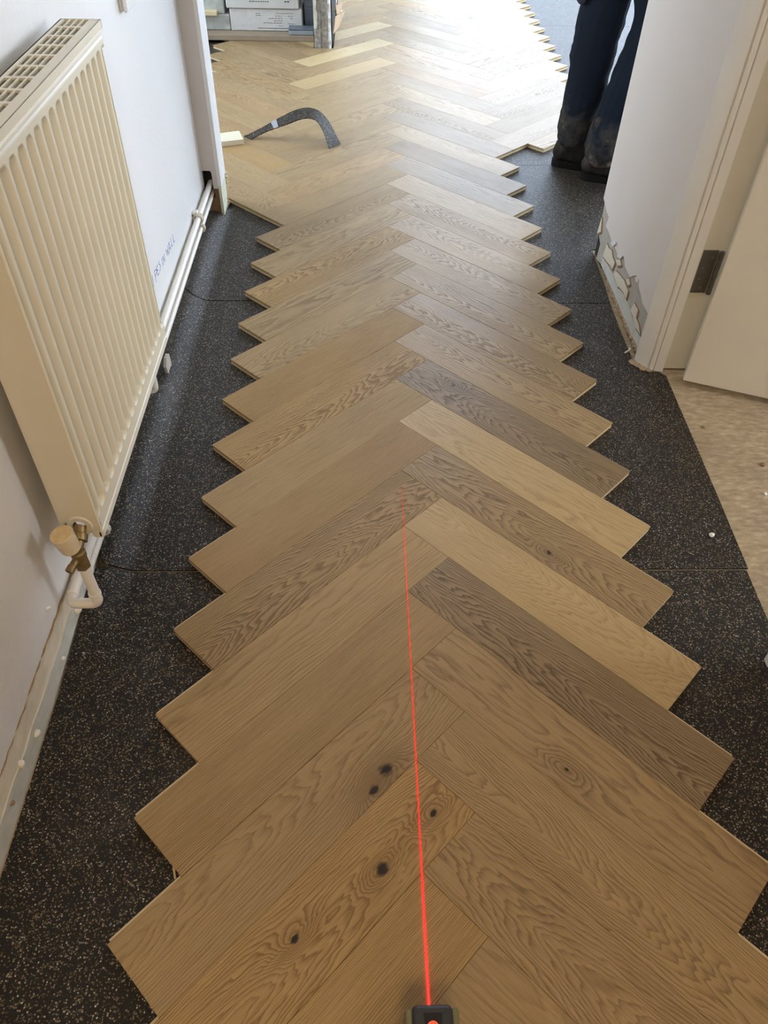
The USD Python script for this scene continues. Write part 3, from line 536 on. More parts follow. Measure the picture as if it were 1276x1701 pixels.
# (column, row): tone, kind of figure (c cathedral, s straight, p plain), contrast, knots in board coordinates
FIG = {('A', -1): ('h', 's', .5), ('A', 0): ('h', 's', .45), ('A', 1): ('h', 'c', .6, (.557, .044, .0045), (.446, .044, .0075), (.299, .065, .0045)), ('A', 2): ('t', 'c', .45, (.437, .024, .0080), (.401, .013, .0060)),
    ('A', 3): ('t', 's', .45), ('A', 4): ('t', 'p', .28), ('A', 5): ('s', 'c', .8), ('A', 6): ('r', 's', .45), ('A', 7): ('t', 's', .35), ('A', 8): ('h', 'c', .8), ('A', 9): ('h', 's', .7), ('A', 10): ('t', 'c', .55), ('A', 11): ('t', 'p', .4),
    ('A', 12): ('h', 'c', .85), ('A', 13): ('t', 'p', .35), ('A', 14): ('t', 'c', .6), ('A', 15): ('t', 's', .4), ('A', 16): ('r', 'p', .3), ('A', 17): ('t', 'p', .4), ('A', 18): ('t', 's', .4), ('A', 19): ('t', 'p', .3), ('A', 20): ('t', 's', .3), ('A', 21): ('t', 'c', .3),
    ('A', 22): ('t', 'p', .3), ('A', 23): ('l', 'p', .15), ('A', 24): ('t', 'p', .3), ('A', 25): ('p', 'p', .2), ('A', 26): ('s', 'p', .3), ('A', 27): ('p', 'p', .25),
    ('B', -2): ('s', 'c', .45), ('B', -1): ('s', 'p', .3), ('B', 0): ('s', 'c', .5), ('B', 1): ('t', 'c', .55), ('B', 2): ('s', 'p', .4, (.30, .035, .002)), ('B', 3): ('d', 'c', .75), ('B', 4): ('l', 'c', .4), ('B', 5): ('s', 'c', .7, (.375, .031, .0035)),
    ('B', 6): ('l', 'p', .3), ('B', 7): ('d', 'c', .6, (.12, .08, .002)), ('B', 8): ('t', 'c', .6), ('B', 9): ('t', 'c', .85), ('B', 10): ('t', 'c', .8), ('B', 11): ('t', 'c', .55), ('B', 12): ('t', 'c', .5), ('B', 13): ('t', 'c', .7), ('B', 14): ('t', 'p', .25),
    ('B', 15): ('g', 'p', .3), ('B', 16): ('g', 's', .4), ('B', 17): ('t', 'p', .3), ('B', 18): ('g', 's', .35), ('B', 19): ('s', 'c', .6), ('B', 20): ('t', 'p', .3), ('B', 21): ('s', 's', .35), ('B', 22): ('r', 's', .35), ('B', 23): ('t', 'p', .3), ('B', 24): ('r', 'p', .3)}
def plank(col, k, origin, keep=None, shift=0.0, parent=None, zoff=0.0, name='plank'):
    """col A runs up to the right, B down to the right; origin is the board lattice's own shift."""
    r = np.random.default_rng(abs(hash((ord(col), k + 100, int(origin[0] * 1000) + 5000))) % (2 ** 31) if False else (ord(col) * 7919 + (k + 100) * 104729 + int(round(origin[0] * 1000) + 5000) * 31))
    key = (col, k) if abs(origin[0]) < .01 else None
    fig = FIG.get(key) or (r.choice(list('tttsthrt')), r.choice(list('csp')), float(r.uniform(.25, .6)))
    U, V = np.array([S, S]), np.array([S, -S]); C = np.array([origin[0], origin[1] + k * W_ / S])
    # board frame: length axis e, width axis n, start point O (outer-left or inner end), n points to the tongue (far) side
    if col == 'A': e, n, O = U, -V, C + V * W_ - U * L_
    else: e, n, O = V, U, C
    O = O + e * shift
    g = 0.00015
    layers = [((0, L_), (0, W_), -.0046, 0.0), ((-.004 if col == 'B' else .005, L_ + (.004 if col == 'A' else -.005)), (.0055, W_ + .005), -.0078, -.0046), ((0.001, L_ - .001), (0.0008, W_ - .0008), -.0145, -.0078)]
    ms, loc = [], []
    for (x0, x1), (y0, y1), z0, z1 in layers:
        P = sbox(x0 + g, y0 + g, x1 - g, y1 - g)
        if keep is not None:
            K = affinity.affine_transform(keep, [e[0], e[1], n[0], n[1], -(e @ O), -(n @ O)])
            P = P.intersection(K)
        if P.is_empty or P.area < 2e-4: return None
        if z1 == 0.0 and P.equals(sbox(x0 + g, y0 + g, x1 - g, y1 - g)):
            m = bx(x0 + g, x1 - g, y0 + g, y1 - g, z0, z1, .0005)
        else: m = extr(P, z0, z1)
        ms.append(m)
    m = cat(ms); lv = m.vertices.copy()
    R = np.array([[e[0], n[0], 0], [e[1], n[1], 0], [0, 0, 1]])
    if np.linalg.det(R) < 0: m.invert()
    m.vertices = lv @ R.T + np.r_[O, zoff + r.uniform(-.0002, .0002)]
    kind = fig[1]
    flip = 1 if r.random() < .5 else -1
    if kind == 'c': ring = (W_ / 2 + r.uniform(-.03, .03), r.uniform(.012, .035) + (0 if flip > 0 else .055), flip * r.uniform(.06, .12)); dens = r.uniform(230, 330)
    elif kind == 's': ring = (r.choice([-1, 1]) * r.uniform(.16, .25), r.uniform(.05, .1), r.uniform(-.05, .05)); dens = r.uniform(260, 380)
    else: ring = (W_ / 2 + r.uniform(-.06, .06), r.uniform(.06, .11), r.uniform(-.06, .06)); dens = r.uniform(130, 200)
    lo, dk = TONE[fig[0]]; j = 1 + r.uniform(-.05, .05)
    kn = [k_ for k_ in fig[3:]] + [(0, 0, 0)] * 3
    return obj(name, m, 'oak', parent or fl, attrs={'grain': lv, 'ring': ring, 'look': (fig[2] * {'s': 1.9, 'c': 1.6, 'p': 1.9}[fig[1]], r.uniform(0, 40), dens), 'tone': tuple(c * j * w for c, w in zip(lo, (1.02, 1.0, .91))), 'dark': tuple(c * j * w for c, w in zip(dk, (.98, .95, .86))), 'knot': kn[0], 'knot_b': kn[1], 'knot_c': kn[2]})
LT = L_ * math.sqrt(2)
solid = sbox(-.60, -2.2, 4.0, 6.8).union(sbox(-3.0, 2.24, 0, 6.8))
solid = solid.difference(sbox(-.63, 2.12, -.54, 2.238)).difference(sbox(-.335, 4.045, -.232, 7.0)).difference(sbox(-3, 4.6, -.3, 7))
whole = sbox(-9, -9, 9, 9)
near = lambda k: k * W_ / S
for k in range(-8, 40):
    kp = near(k)
    for col in 'AB':
        touches = (col == 'A' and kp > 3.9) or kp > 6.2
        plank(col, k, (0, 0), keep=solid if touches else None)
for k in range(15, 30): plank('B', k, (-LT, 0), keep=solid)
for k in range(19, 38): plank('A', k, (LT, 0), keep=solid if k > 34 else None)
VM = math.sqrt(2) * (L_ - 18 * W_ + .078)
plank('A', 18, (LT, 0), shift=0.212, keep=Polygon([(x, y) for x, y in ((.0, .0 - VM), (3.0, 3.0 - VM), (0.0, 6.0 - VM), (-3.0, 3.0 - VM))]).intersection(sbox(0, 2.0, 0.80, 3.2)))

# ------------------------------------------------------------------ radiator
RX, RY0, RY1, RZ0, RZ1 = -0.510, 0.462, 1.045, 0.205, 0.800
rad = thing('radiator', (-0.545, 0.75, RZ0), 'cream panel radiator with vertical flutes and slotted top grille on the left wall', 'radiator')
def fluted_panel():
    """Front sheet: a grid whose flutes are pressed in, ends rounded."""
    ys = np.unique(np.r_[np.linspace(RY0 + .008, RY1, 700)]); zs = np.unique(np.r_[np.linspace(RZ0 + .012, RZ0 + .07, 30), np.linspace(RZ0 + .07, RZ1 - .07, 12), np.linspace(RZ1 - .07, RZ1 - .012, 30)])
    Y, Z = np.meshgrid(ys, zs, indexing='ij')
    pitch, first = 0.0332, 0.986
    ph = (Y - first) / pitch; c = (np.floor(ph) + .5) * pitch + first; dy = Y - c
    half, top, bot, rc = 0.0129, 0.768, 0.243, 0.010
    qx = np.abs(dy) - (half - rc); qz = np.abs(Z - (top + bot) / 2) - ((top - bot) / 2 - rc)
    sd = np.hypot(np.maximum(qx, 0), np.maximum(qz, 0)) + np.minimum(np.maximum(qx, qz), 0) - rc      # rounded slot
    inside = np.clip(-sd / half, 0, 1); depth = 0.0150 * np.sin(np.pi / 2 * np.minimum(1, inside * 1.25))
    okr = (c > RY0 + .005) & (c < RY1 - .002)
    X = RX - depth * okr
    # rolled top and bottom edges
    lip = np.clip((Z - (RZ1 - .022)) / .010, 0, 1); X -= .004 * lip
    n, m = X.shape
    v = np.stack([X, Y, Z], -1).reshape(-1, 3)
    i, j = np.meshgrid(np.arange(n - 1), np.arange(m - 1), indexing='ij'); a = (i * m + j).ravel()
    f = np.vstack([np.c_[a, a + m, a + m + 1], np.c_[a, a + m + 1, a + 1]])
    t = trimesh.Trimesh(v, f, process=False)
    return t
obj('front_panel', fluted_panel(), 'radiator_cream', rad, smooth=True)
obj('panel_back', bx(RX - .020, RX - .010, RY0 + .004, RY1 - .002, RZ0 + .006, RZ1 - .018), 'radiator_cream', rad)
obj('corner_strip', cat([bx(RX - .016, RX + .0015, RY0, RY0 + .0055, RZ0, RZ1 - .012, .0015)]), 'radiator_cream', rad)
obj('bottom_rail', bx(RX - .014, RX + .0015, RY0, RY1, RZ0 - .004, RZ0 + .014, .003), 'radiator_white', rad)
obj('top_rail', cat([bx(RX - .016, RX + .0010, RY0, RY1, RZ1 - .018, RZ1 - .0105, .002), bx(RX - .016, RX - .008, RY0, RY1, RZ1 - .012, RZ1 - .005)]), 'radiator_white', rad)
side = Polygon([(-.570, RZ0 + .030), (-.570, RZ1 - .004), (RX - .004, RZ1 - .004), (RX - .004, RZ0), (-.5235, RZ0), (-.525, RZ0 + .020), (-.531, RZ0 + .036), (-.543, RZ0 + .042), (-.555, RZ0 + .036)])
obj('side_panel', extr_y(side, RY0 - .0005, RY0 + .0025), 'radiator_cream', rad)
obj('side_panel', extr_y(Polygon([(-.570, RZ0 + .03), (-.570, RZ1 - .004), (RX - .004, RZ1 - .004), (RX - .004, RZ0)]), RY1 - .0025, RY1), 'radiator_cream', rad)
obj('rear_panel', bx(-.574, -.566, RY0 + .004, RY1 - .004, RZ0 + .006, RZ1 - .012), 'radiator_cream', rad)
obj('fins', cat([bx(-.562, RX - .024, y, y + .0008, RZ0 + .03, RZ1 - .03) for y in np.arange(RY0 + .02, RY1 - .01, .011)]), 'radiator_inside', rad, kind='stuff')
grille = sbox(-.5765, RY0, -.5125, RY1 + .045)
rows = np.arange(1.0405, RY0 + .01, -.0505); cols = [-.5705, -.5600, -.5495, -.5385, -.5285]
slots = [sbox(a + .0012, y - .0215, b - .0012, y + .0215) for y in rows for a, b in zip(cols, cols[1:])]
grille = sbox(-.5765, RY0, -.5125, RY1 + .018)
from shapely import union_all
obj('top_grille', cat([extr(grille.difference(union_all(slots)), RZ1 - .0035, RZ1), bx(-.5135, -.5115, RY0, RY1 + .018, RZ1 - .012, RZ1), bx(-.5765, -.5745, RY0, RY1 + .018, RZ1 - .012, RZ1), bx(-.5765, -.5115, RY1 + .016, RY1 + .018, RZ1 - .012, RZ1), bx(-.5765, -.5115, RY0, RY0 + .002, RZ1 - .012, RZ1)]
    + [bx(c - .0009, c + .0009, RY0, RY1 + .016, RZ1 - .014, RZ1 - .002) for c in cols[1:-1]]), 'radiator_cream', rad, label='slotted cream grille on top of the radiator')
for y in (RY0 + .1, RY1 - .13):
    for z in (RZ1 - .10, RZ0 + .08): obj('bracket', bx(-.605, -.574, y, y + .03, z, z + .03), 'radiator_white', rad)
# valve at the near lower corner, a lockshield at the far one
VX, VY = -0.540, 0.424
obj('tapping', cat([lathe([(.011, 0), (.019, 0), (.0205, .002), (.0205, .012), (.011, .012)], (-.540, RY0 - .003, .233), (0, 1, 0), 24)]), 'radiator_cream', rad, smooth=30)
va = obj('valve', cat([lathe([(0, -.024), (.0095, -.024), (.0095, -.004), (.012, -.003), (.012, .006), (.0085, .008), (.0085, .014), (0, .014)], (VX, VY, .205), (0, 0, 1), 20),
    lathe([(0, 0), (.0088, 0), (.0088, .018), (.0135, .019), (.0135, .030), (.0095, .032), (.0095, .044), (0, .044)], (VX, VY - .002, .212), trimesh.transformations.unit_vector((0, 1, .5)), 6 * 4),
    lathe([(0, 0), (.0125, 0), (.0125, .014), (0, .014)], (VX, VY, .176), (0, 0, 1), 6)]), 'old_brass', rad, smooth=30, label='tarnished brass valve body')
obj('valve_cap', lathe([(0, 0), (.0145, 0), (.0158, .004), (.0182, .034), (.0180, .0385), (0, .0385)], (VX - .006, VY - .004, .2225), trimesh.transformations.unit_vector((-.10, -.10, 1)), 28), 'cap_plastic', va, smooth=30, label='cream plastic valve cap')
tq = trimesh.transformations.unit_vector((-.10, -.10, 1)) * .0386
obj('cap_lid', lathe([(0, 0), (.0165, 0), (.0160, .0009), (0, .0011)], np.array([VX - .006, VY - .004, .2225]) + tq, trimesh.transformations.unit_vector((-.10, -.10, 1)), 28), 'cap_top', va, smooth=30)
ax = trimesh.transformations.unit_vector((-.35, -1, -.25))
obj('drain_spout', lathe([(0, 0), (.0060, 0), (.0060, .012), (.0070, .013), (.0070, .024), (.0048, .024), (.0048, .016), (0, .016)], (VX - .003, VY - .006, .200), ax, 18), 'old_brass', va, smooth=30)
obj('valve', cat([lathe([(0, 0), (.009, 0), (.009, .05), (0, .05)], (-.567, RY1 + .022, .17), (0, 0, 1), 16), lathe([(0, 0), (.010, 0), (.010, .03), (0, .03)], (-.567, RY1 - .005, .215), (0, 1, 0), 16), lathe([(0, 0), (.012, 0), (.013, .03), (0, .03)], (-.567, RY1 + .022, .218), (0, 0, 1), 20)]), 'cap_plastic', rad, smooth=30)

# ------------------------------------------------------------------ heating pipes along the wall
hp_ = thing('heating_pipe', (-0.585, 1.3, 0.05), 'white painted upper heating pipe with elbows, rising to the radiator valve', 'pipe')
obj('pipe', sweep(bend([(VX, VY, .1755), (VX + .003, VY - .003, .082), (-.5855, VY - .004, .082), (-.5875, .60, .080), (-.5885, 2.205, .083)], .014, 8), .0092, 18), 'pipe_paint', hp_, smooth=40)
obj('elbow', lathe([(.0085, 0), (.0108, 0), (.0108, .006), (.0085, .006)], (VX + .0015, VY - .002, .104), (0, 0, 1), 20), 'pipe_paint', hp_, smooth=30)
obj('elbow', lathe([(.0085, 0), (.0108, 0), (.0108, .006), (.0085, .006)], (-.5858, VY + .012, .082), (0, 1, 0), 20), 'pipe_paint', hp_, smooth=30)
h2 = thing('heating_pipe', (-0.588, 1.4, 0.03), 'white painted lower heating pipe tucked under the upper one', 'pipe')
obj('pipe', sweep(bend([(-.5880, .520, .052), (-.5870, .66, .050), (-.5850, 2.205, .052)], .02), .0080, 16), 'pipe_paint', h2, smooth=40)
obj('end_socket', lathe([(0, 0), (.0095, 0), (.0105, .003), (.0105, .016), (.008, .018)], (-.5880, .506, .052), (0, 1, 0), 18), 'clip_plastic', h2, smooth=30)
obj('branch', sweep(bend([(-.567, RY1 + .022, .169), (-.567, RY1 + .022, .052), (-.583, RY1 + .022, .050)], .012), .0075, 14), 'pipe_paint', h2, smooth=40)
for y in (1.90, 0.62):
    c = thing('pipe_clip', (-0.59, y, 0.08), 'white plastic double pipe clip near the cut wall end' if y > 1 else 'small pale pipe clip on the pipe below the radiator valve', 'pipe clip')
    obj('saddle', cat([sweep([(-.5885 + .0125 * math.cos(t), y + dy, .0815 + .0125 * math.sin(t)) for t in np.linspace(-2.6, 2.2, 16)], .003, 8) for dy in (-.004, .004, .011)] +
        [bx(-.605, -.588, y - .008, y + .014, .090, .104, .002), bx(-.605, -.598, y - .008, y + .014, .04, .10, .002)]), 'clip_plastic', c, smooth=30)
    obj('strap', cat([sweep([(-.5848 + .0112 * math.cos(t), y + dy, .0513 + .0112 * math.sin(t)) for t in np.linspace(-2.0, 1.3, 14)], .0028, 8) for dy in (0, .007)]), 'clip_plastic', c, smooth=30)
sc = thing('wall_scrap', (-0.56, 1.18, 0.0), 'torn pale board scrap poking out under the far end of the radiator', 'plaster scrap')
obj('scrap', cat([extr_x(Polygon([(1.205, FLOOR + .010), (1.222, FLOOR + .004), (1.240, .006), (1.236, .036), (1.215, .040), (1.198, .025)]), -.5785, -.5715)]), 'torn_paper', sc)
obj('scrap_edge', extr_x(Polygon([(1.222, FLOOR + .004), (1.226, FLOOR + .004), (1.244, .006), (1.240, .036), (1.236, .036), (1.240, .006)]), -.5795, -.5705), 'torn_core', sc)
wp = thing('wall_plate', (-0.60, 1.58, 0.70), 'white plastic box on the left wall beyond the radiator', 'wall box')
obj('back_box', bx(-.605, -.597, 1.532, 1.618, .706, .792, .002), 'shaded_white_paint', wp)  # takes the shaded tone in place of white plastic
obj('cover', bx(-.597, -.588, 1.530, 1.620, .704, .794, .003), 'plastic_white', wp)

# ------------------------------------------------------------------ loose things on the floor
near_e = [(-.523, 2.775, .0035), (-.419, 2.775, .049), (-.359, 2.770, .071), (-.299, 2.765, .089), (-.264, 2.755, .084), (-.243, 2.740, .065), (-.227, 2.720, .035), (-.213, 2.692, .0035)]
far_e = [(-.557, 2.812, .0035), (-.441, 2.825, .054), (-.373, 2.830, .086), (-.308, 2.830, .105), (-.263, 2.820, .102), (-.228, 2.800, .082), (-.198, 2.775, .045), (-.170, 2.743, .0035)]
ns, fs = smoothline(near_e, 60), smoothline(far_e, 60)
ns[:, 2] = np.maximum(ns[:, 2], .0035); fs[:, 2] = np.maximum(fs[:, 2], .0035)
ns[0, 2] = fs[0, 2] = ns[-1, 2] = fs[-1, 2] = .0032
us = thing('underlay_offcut', (-0.36, 2.76, 0), 'arched curled strip of dark flecked underlay lying on the oak planks', 'underlay strip')
obj('strip', ribbon(ns, fs, .003), 'underlay', us, smooth=40)
i0, i1 = 15, 18
obj('tape', ribbon(ns[i0:i1 + 1] + (0, -.0005, .0009), fs[i0:i1 + 1] + (0, .0005, .0009), .0007), 'grey_tape', us, label='pale grey tape band across the strip')
wo = Polygon([(-.652, 2.790), (-.575, 2.822), (-.547, 2.732), (-.640, 2.700)])
obj('timber_offcut', extr(wo, 0.0005, 0.019), 'pale_timber', label='short cream timber block on the floor beside the cut wall end', cat='timber block')
obj('plaster_crumb', lump(.0055, (.638, .663, -.0115), 3, .7), 'crumb', smooth=True, label='white plaster crumb on the underlay right of the planks', cat='crumb')
obj('cable_tie', sweep(bend([(-.352, -.0, -.0135), (-.358, .018, -.012), (-.3565, .036, -.0135), (-.350, .045, -.0135)], .006), .0018, 8), 'yellow_timber', smooth=True, label='bent cream sliver poking from beneath a plank at lower left', cat='sliver')
obj('wood_shaving', sweep(bend([(.617, 1.325, -.0115), (.632, 1.335, -.009), (.636, 1.347, -.011)], .004), .0025, 8), 'pale_timber', smooth=True, label='thin pale shaving beside the right zigzag edge', cat='shaving')
r5 = np.random.default_rng(9)
for i, (x, y, s) in enumerate(((.735, 1.02, .005), (.83, .885, .006), (.93, .93, .004), (.80, .79, .004))):
    obj('grit', lump(s, (x, y, FLOOR + s * .35), 50 + i, .6), 'crumb' if i in (3,) else 'brown_paper', smooth=True, cat='grit',
        label=('small dark grit lump closest to the open door', 'largest brown grit lump in the doorway', 'grit flake at the right edge of the doorway', 'pale grit flake nearest the underlay edge in the doorway')[i])

# ------------------------------------------------------------------ boxes in the left room
br = thing('timber_packing', (-.62, 4.2, 0), 'long brown packing board under the flooring boxes', 'board')
obj('board', bx(-1.25, -.336, 4.155, 4.26, .0005, .026, .002), 'brown_pack', br)
obj('board', bx(-1.25, -.336, 4.45, 4.55, .0005, .026, .002), 'brown_pack', br)
def carton(x0, x1, y0, y1, z0, z1, label, text, m='box_white'):
    b = thing('flooring_box', ((x0 + x1) / 2, (y0 + y1) / 2, z0), label, 'box', 'flooring boxes in the left room')
    obj('carton', bx(x0, x1, y0, y1, z0, z1, .004), m, b)
    obj('end_flap', cat([bx(x1 - .0115, x1 + .0008, y0 + .008, y1 - .008, z0 + .006, z1 - .006)]), m, b)
    for row in text:
        obj('print_line', cat([bx(x0 + a, x0 + c, y0 - .0006, y0 + .001, z0 + h, z0 + h + t) for a, c, h, t in row]), 'print_grey', b)
    return b
r6 = np.random.default_rng(2)
def dashes(a, c, h, t=.0022):
    out = []; x = a
    while x < c:
        w = r6.uniform(.006, .016); out.append((x, min(x + w, c), h, t)); x += w + .0035
    return out
tx = [dashes(.135, .160, .078), dashes(.135, .162, .070), dashes(.240, .330, .080), dashes(.235, .270, .068), dashes(.300, .330, .068), dashes(.200, .270, .058), dashes(.310, .330, .058), dashes(.225, .272, .047), dashes(.170, .270, .037), dashes(.300, .335, .034), dashes(.250, .272, .024), [(.140, .330, .012, .003)]]
carton(-.772, -.398, 4.235, 4.53, .0265, .1285, 'lower white printed flooring box behind the packing board', tx)
carton(-.785, -.412, 4.225, 4.53, .129, .229, 'white flooring box stacked on the printed box', [dashes(.12, .22, .030, .004), dashes(.30, .325, .030, .006)])
bz = carton(-1.20, -.776, 4.240, 4.54, .0265, .098, 'plastic wrapped greenish box left of the printed box', [], 'box_wrapped')
bz2 = carton(-1.20, -.80, 4.245, 4.53, .0985, .20, 'upper plastic wrapped box left of the stack', [], 'box_wrapped')
obj('yellow_offcut', bx(-1.02, -.835, 4.205, 4.244, .099, .118, .001), 'yellow_timber', label='yellow timber offcut at the edge of the wrapped boxes', cat='timber offcut')
tr = thing('plastic_tray', (-.40, 4.2, 0), 'blue grey plastic tray beside the printed box', 'tray')
obj('tray', bx(-.465, -.338, 4.163, 4.230, .0265, .052, .004), 'blue_grey_plastic', tr)
obj('rim', bx(-.468, -.336, 4.160, 4.233, .050, .056, .002), 'slate_plastic', tr)
dk = thing('dark_crate', (-.365, 4.3, 0), 'dark slate crate in the shade behind the tray', 'crate')
obj('crate', bx(-.388, -.336, 4.27, 4.50, .0265, .33, .004), 'slate_plastic', dk)
for z in (.07, .12, .17, .22, .27): obj('crate_rib', bx(-.386, -.338, 4.266, 4.272, z, z + .012), 'slate_plastic', dk)

# ------------------------------------------------------------------ laser level and a glowing strip standing in for its line
ll = thing('laser_level', (-.004, -.235, 0), 'dark cross line laser level with olive grips at the bottom edge', 'laser level')
def rbox(x0, x1, y0, y1, z0, z1, r):
    s = [Manifold.sphere(r, 20).translate((x, y, z)) for x in (x0 + r, x1 - r) for y in (y0 + r, y1 - r) for z in (z0 + r, z1 - r)]
    return Manifold.batch_hull(s)
obj('housing', rbox(-.0275, .0195, -.290, -.1815, .002, .100, .006), 'laser_body', ll, smooth=35)
for s, (a, b) in (('l', (-.0355, -.0265)), ('r', (.0185, .0275))):
    obj('grip', rbox(a, b, -.288, -.184, .0, .096, .0044), 'laser_grip', ll, smooth=35)
obj('control_panel', extr(Polygon([(-.0150, -.1905), (.0075, -.1905), (.0055, -.205), (.0035, -.250), (-.0110, -.250), (-.0130, -.205)]), .0985, .1006), 'laser_panel', ll)
bt = obj('button', lathe([(0, 0), (.0055, 0), (.0050, .0028), (.003, .0036), (0, .0038)], (-.0042, -.2055, .1004), (0, 0, 1), 24), 'button_glow', ll, smooth=30, label='glowing orange power button')
obj('ring', lathe([(.0055, 0), (.0072, 0), (.0068, .0022), (.0055, .0024)], (-.0042, -.2055, .1004), (0, 0, 1), 24), 'button_ring', bt, smooth=30)
obj('lens_window', bx(-.010, .002, -.1825, -.1810, .02, .075), 'laser_panel', ll)
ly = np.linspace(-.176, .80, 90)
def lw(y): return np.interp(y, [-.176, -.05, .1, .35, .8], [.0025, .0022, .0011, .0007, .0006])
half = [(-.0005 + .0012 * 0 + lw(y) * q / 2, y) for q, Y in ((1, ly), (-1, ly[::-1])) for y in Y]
obj('laser_line_strip', extr(Polygon(half), .0002, .0012), 'laser_strip_glow', label='thin glowing red strip standing in for the laser line along the spine of the herringbone', cat='laser line')  # self-glowing strip laid where the projected beam would fall

# ------------------------------------------------------------------ added warm fill lamp, unseen, behind the photographer
hl = thing('fill_lamp', (0.0, -1.3, TOP), 'added round warm fill lamp on the hall ceiling behind the camera', 'lamp')
obj('fill_lamp_base', lathe([(0, 0), (.13, 0), (.14, -.02), (0, -.02)], (0.0, -1.3, TOP - .001)), 'plastic_white', hl, smooth=30)
obj('fill_lamp_shade', lathe([(0, 0), (.14, .004), (.20, .022), (.25, .05), (.25, .055), (0, .055)], (0.0, -1.3, TOP - .078)), 'fill_lamp_glow', hl, smooth=30)
lp = UsdLux.DiskLight.Define(stage, '/World/fill_lamp/fill_bulb')  # fill light added to warm the near hall
lp.CreateRadiusAttr(.24); lp.CreateIntensityAttr(FILL_LAMP_POWER); lp.CreateColorAttr(Gf.Vec3f(1.0, .76, .49)); lp.AddTranslateOp().Set(Gf.Vec3d(0, 0, -.085))

# ------------------------------------------------------------------ the worker
def ball(c, r): return Manifold.sphere(r, 16).translate(tuple(map(float, c)))
def bone(a, ra, b, rb): return Manifold.batch_hull([ball(a, ra), ball(b, rb)])
def blend(parts, edge=.012, it=8):
    m = parts[0]
    for p in parts[1:]: m = m + p
    m = m.refine_to_length(edge); k = m.to_mesh()
    t = trimesh.Trimesh(k.vert_properties[:, :3], k.tri_verts, process=True)
    trimesh.smoothing.filter_taubin(t, iterations=it); return t
def wrinkle(t, amp, scale, seed, zs=2.5):
    v = t.vertices; n = t.vertex_normals
    t.vertices = v + n * ((meshkit.fbm(v * np.array([scale, scale, scale * zs]), 3, seed) - .5) * 2 * amp)[:, None]; return t
# faces +x, striding: rear leg on the left of the picture, near leg a little ahead and towards the camera
pe = thing('person', (.78, 2.6, -.015), 'person in dark navy work trousers and scuffed boots walking behind the right wall', 'person')
H = {'hip1': (.80, 2.685, .90), 'hip2': (.82, 2.515, .90), 'kn1': (.735, 2.625, .475), 'kn2': (.905, 2.515, .485), 'an1': (.705, 2.600, .085), 'an2': (.790, 2.475, .085)}
P = {k: np.array(v) for k, v in H.items()}
tr_ = blend([bone(P['hip1'], .098, P['kn1'], .082), bone(P['kn1'], .082, P['an1'] + (.004, 0, .022), .066), bone(P['hip2'], .098, P['kn2'], .092), bone(P['kn2'], .088, P['an2'] + (.010, 0, .020), .078),
    Manifold.batch_hull([ball((.80, 2.675, .97), .10), ball((.82, 2.525, .97), .10), ball((.79, 2.66, .90), .115), ball((.81, 2.54, .90), .115)])], .014, 10)
tr_ = wrinkle(tr_, .010, 9, 4, 2.2)
obj('trousers', tr_, 'trousers', pe, smooth=True)
obj('knee_pocket', wrinkle(blend([Manifold.batch_hull([ball((.650, 2.60, .525), .014), ball((.650, 2.65, .525), .014), ball((.668, 2.58, .70), .014), ball((.668, 2.67, .70), .014)])], .012, 4), .003, 20, 8), 'jacket', pe, smooth=True, label='dark side pocket on the trouser leg')
def boot(an, d, seed):
    d = np.array([*d, 0.0]); d /= np.linalg.norm(d); s = np.array([-d[1], d[0], 0]); a = np.array([an[0], an[1], 0.0])
    z0 = -.015
    up = blend([bone(a + (0, 0, .17), .052, a + (0, 0, .075), .050), bone(a - d * .03 + (0, 0, .035), .036, a + (0, 0, .085), .048), Manifold.batch_hull([ball(a - d * .028 + (0, 0, z0 + .055), .036), ball(a + d * .02 + (0, 0, .075), .046), ball(a + d * .13 + s * .018 + (0, 0, .026), .036), ball(a + d * .13 - s * .018 + (0, 0, .026), .036), ball(a + d * .175 + (0, 0, .018), .032)])], .010, 6)
    v = up.vertices; v[:, 2] = np.maximum(v[:, 2], z0 + .018); up.vertices = v
    up = wrinkle(up, .002, 30, seed)
    b = obj('boot', up, 'boot_leather', pe, smooth=True)
    line = LineString([tuple((a - d * .026)[:2]), tuple((a + d * .04)[:2]), tuple((a + d * .168)[:2])]).buffer(.037)
    obj('sole', extr(line, z0 + .0003, z0 + .022), 'sole_rubber', b)
    obj('lace', cat([sweep([a + d * (.04 + .02 * i) + s * q + (0, 0, .135 - .022 * i) for q in np.linspace(-.022, .022, 7)], .0025, 6) for i in range(4)]), 'sole_rubber', b, smooth=True)
boot(P['an1'], (.85, -.35), 3); boot(P['an2'], (.92, -.28), 6)
jk = blend([Manifold.batch_hull([ball((.80, 2.665, .98), .125), ball((.82, 2.535, .98), .125), ball((.80, 2.66, 1.15), .115), ball((.82, 2.54, 1.15), .115)]),
    Manifold.batch_hull([ball((.80, 2.66, 1.15), .115), ball((.82, 2.54, 1.15), .115), ball((.80, 2.69, 1.38), .10), ball((.82, 2.51, 1.38), .10)]), bone((.81, 2.6, 1.42), .085, (.825, 2.6, 1.49), .062),
    bone((.80, 2.775, 1.40), .066, (.77, 2.83, 1.12), .052), bone((.77, 2.83, 1.12), .052, (.86, 2.82, .90), .040), bone((.80, 2.72, 1.39), .075, (.80, 2.775, 1.40), .066),
    bone((.82, 2.425, 1.40), .066, (.79, 2.37, 1.12), .052), bone((.79, 2.37, 1.12), .052, (.88, 2.38, .90), .040), bone((.82, 2.48, 1.39), .075, (.82, 2.425, 1.40), .066)], .016, 8)
obj('jacket', wrinkle(jk, .006, 9, 14), 'jacket', pe, smooth=True)
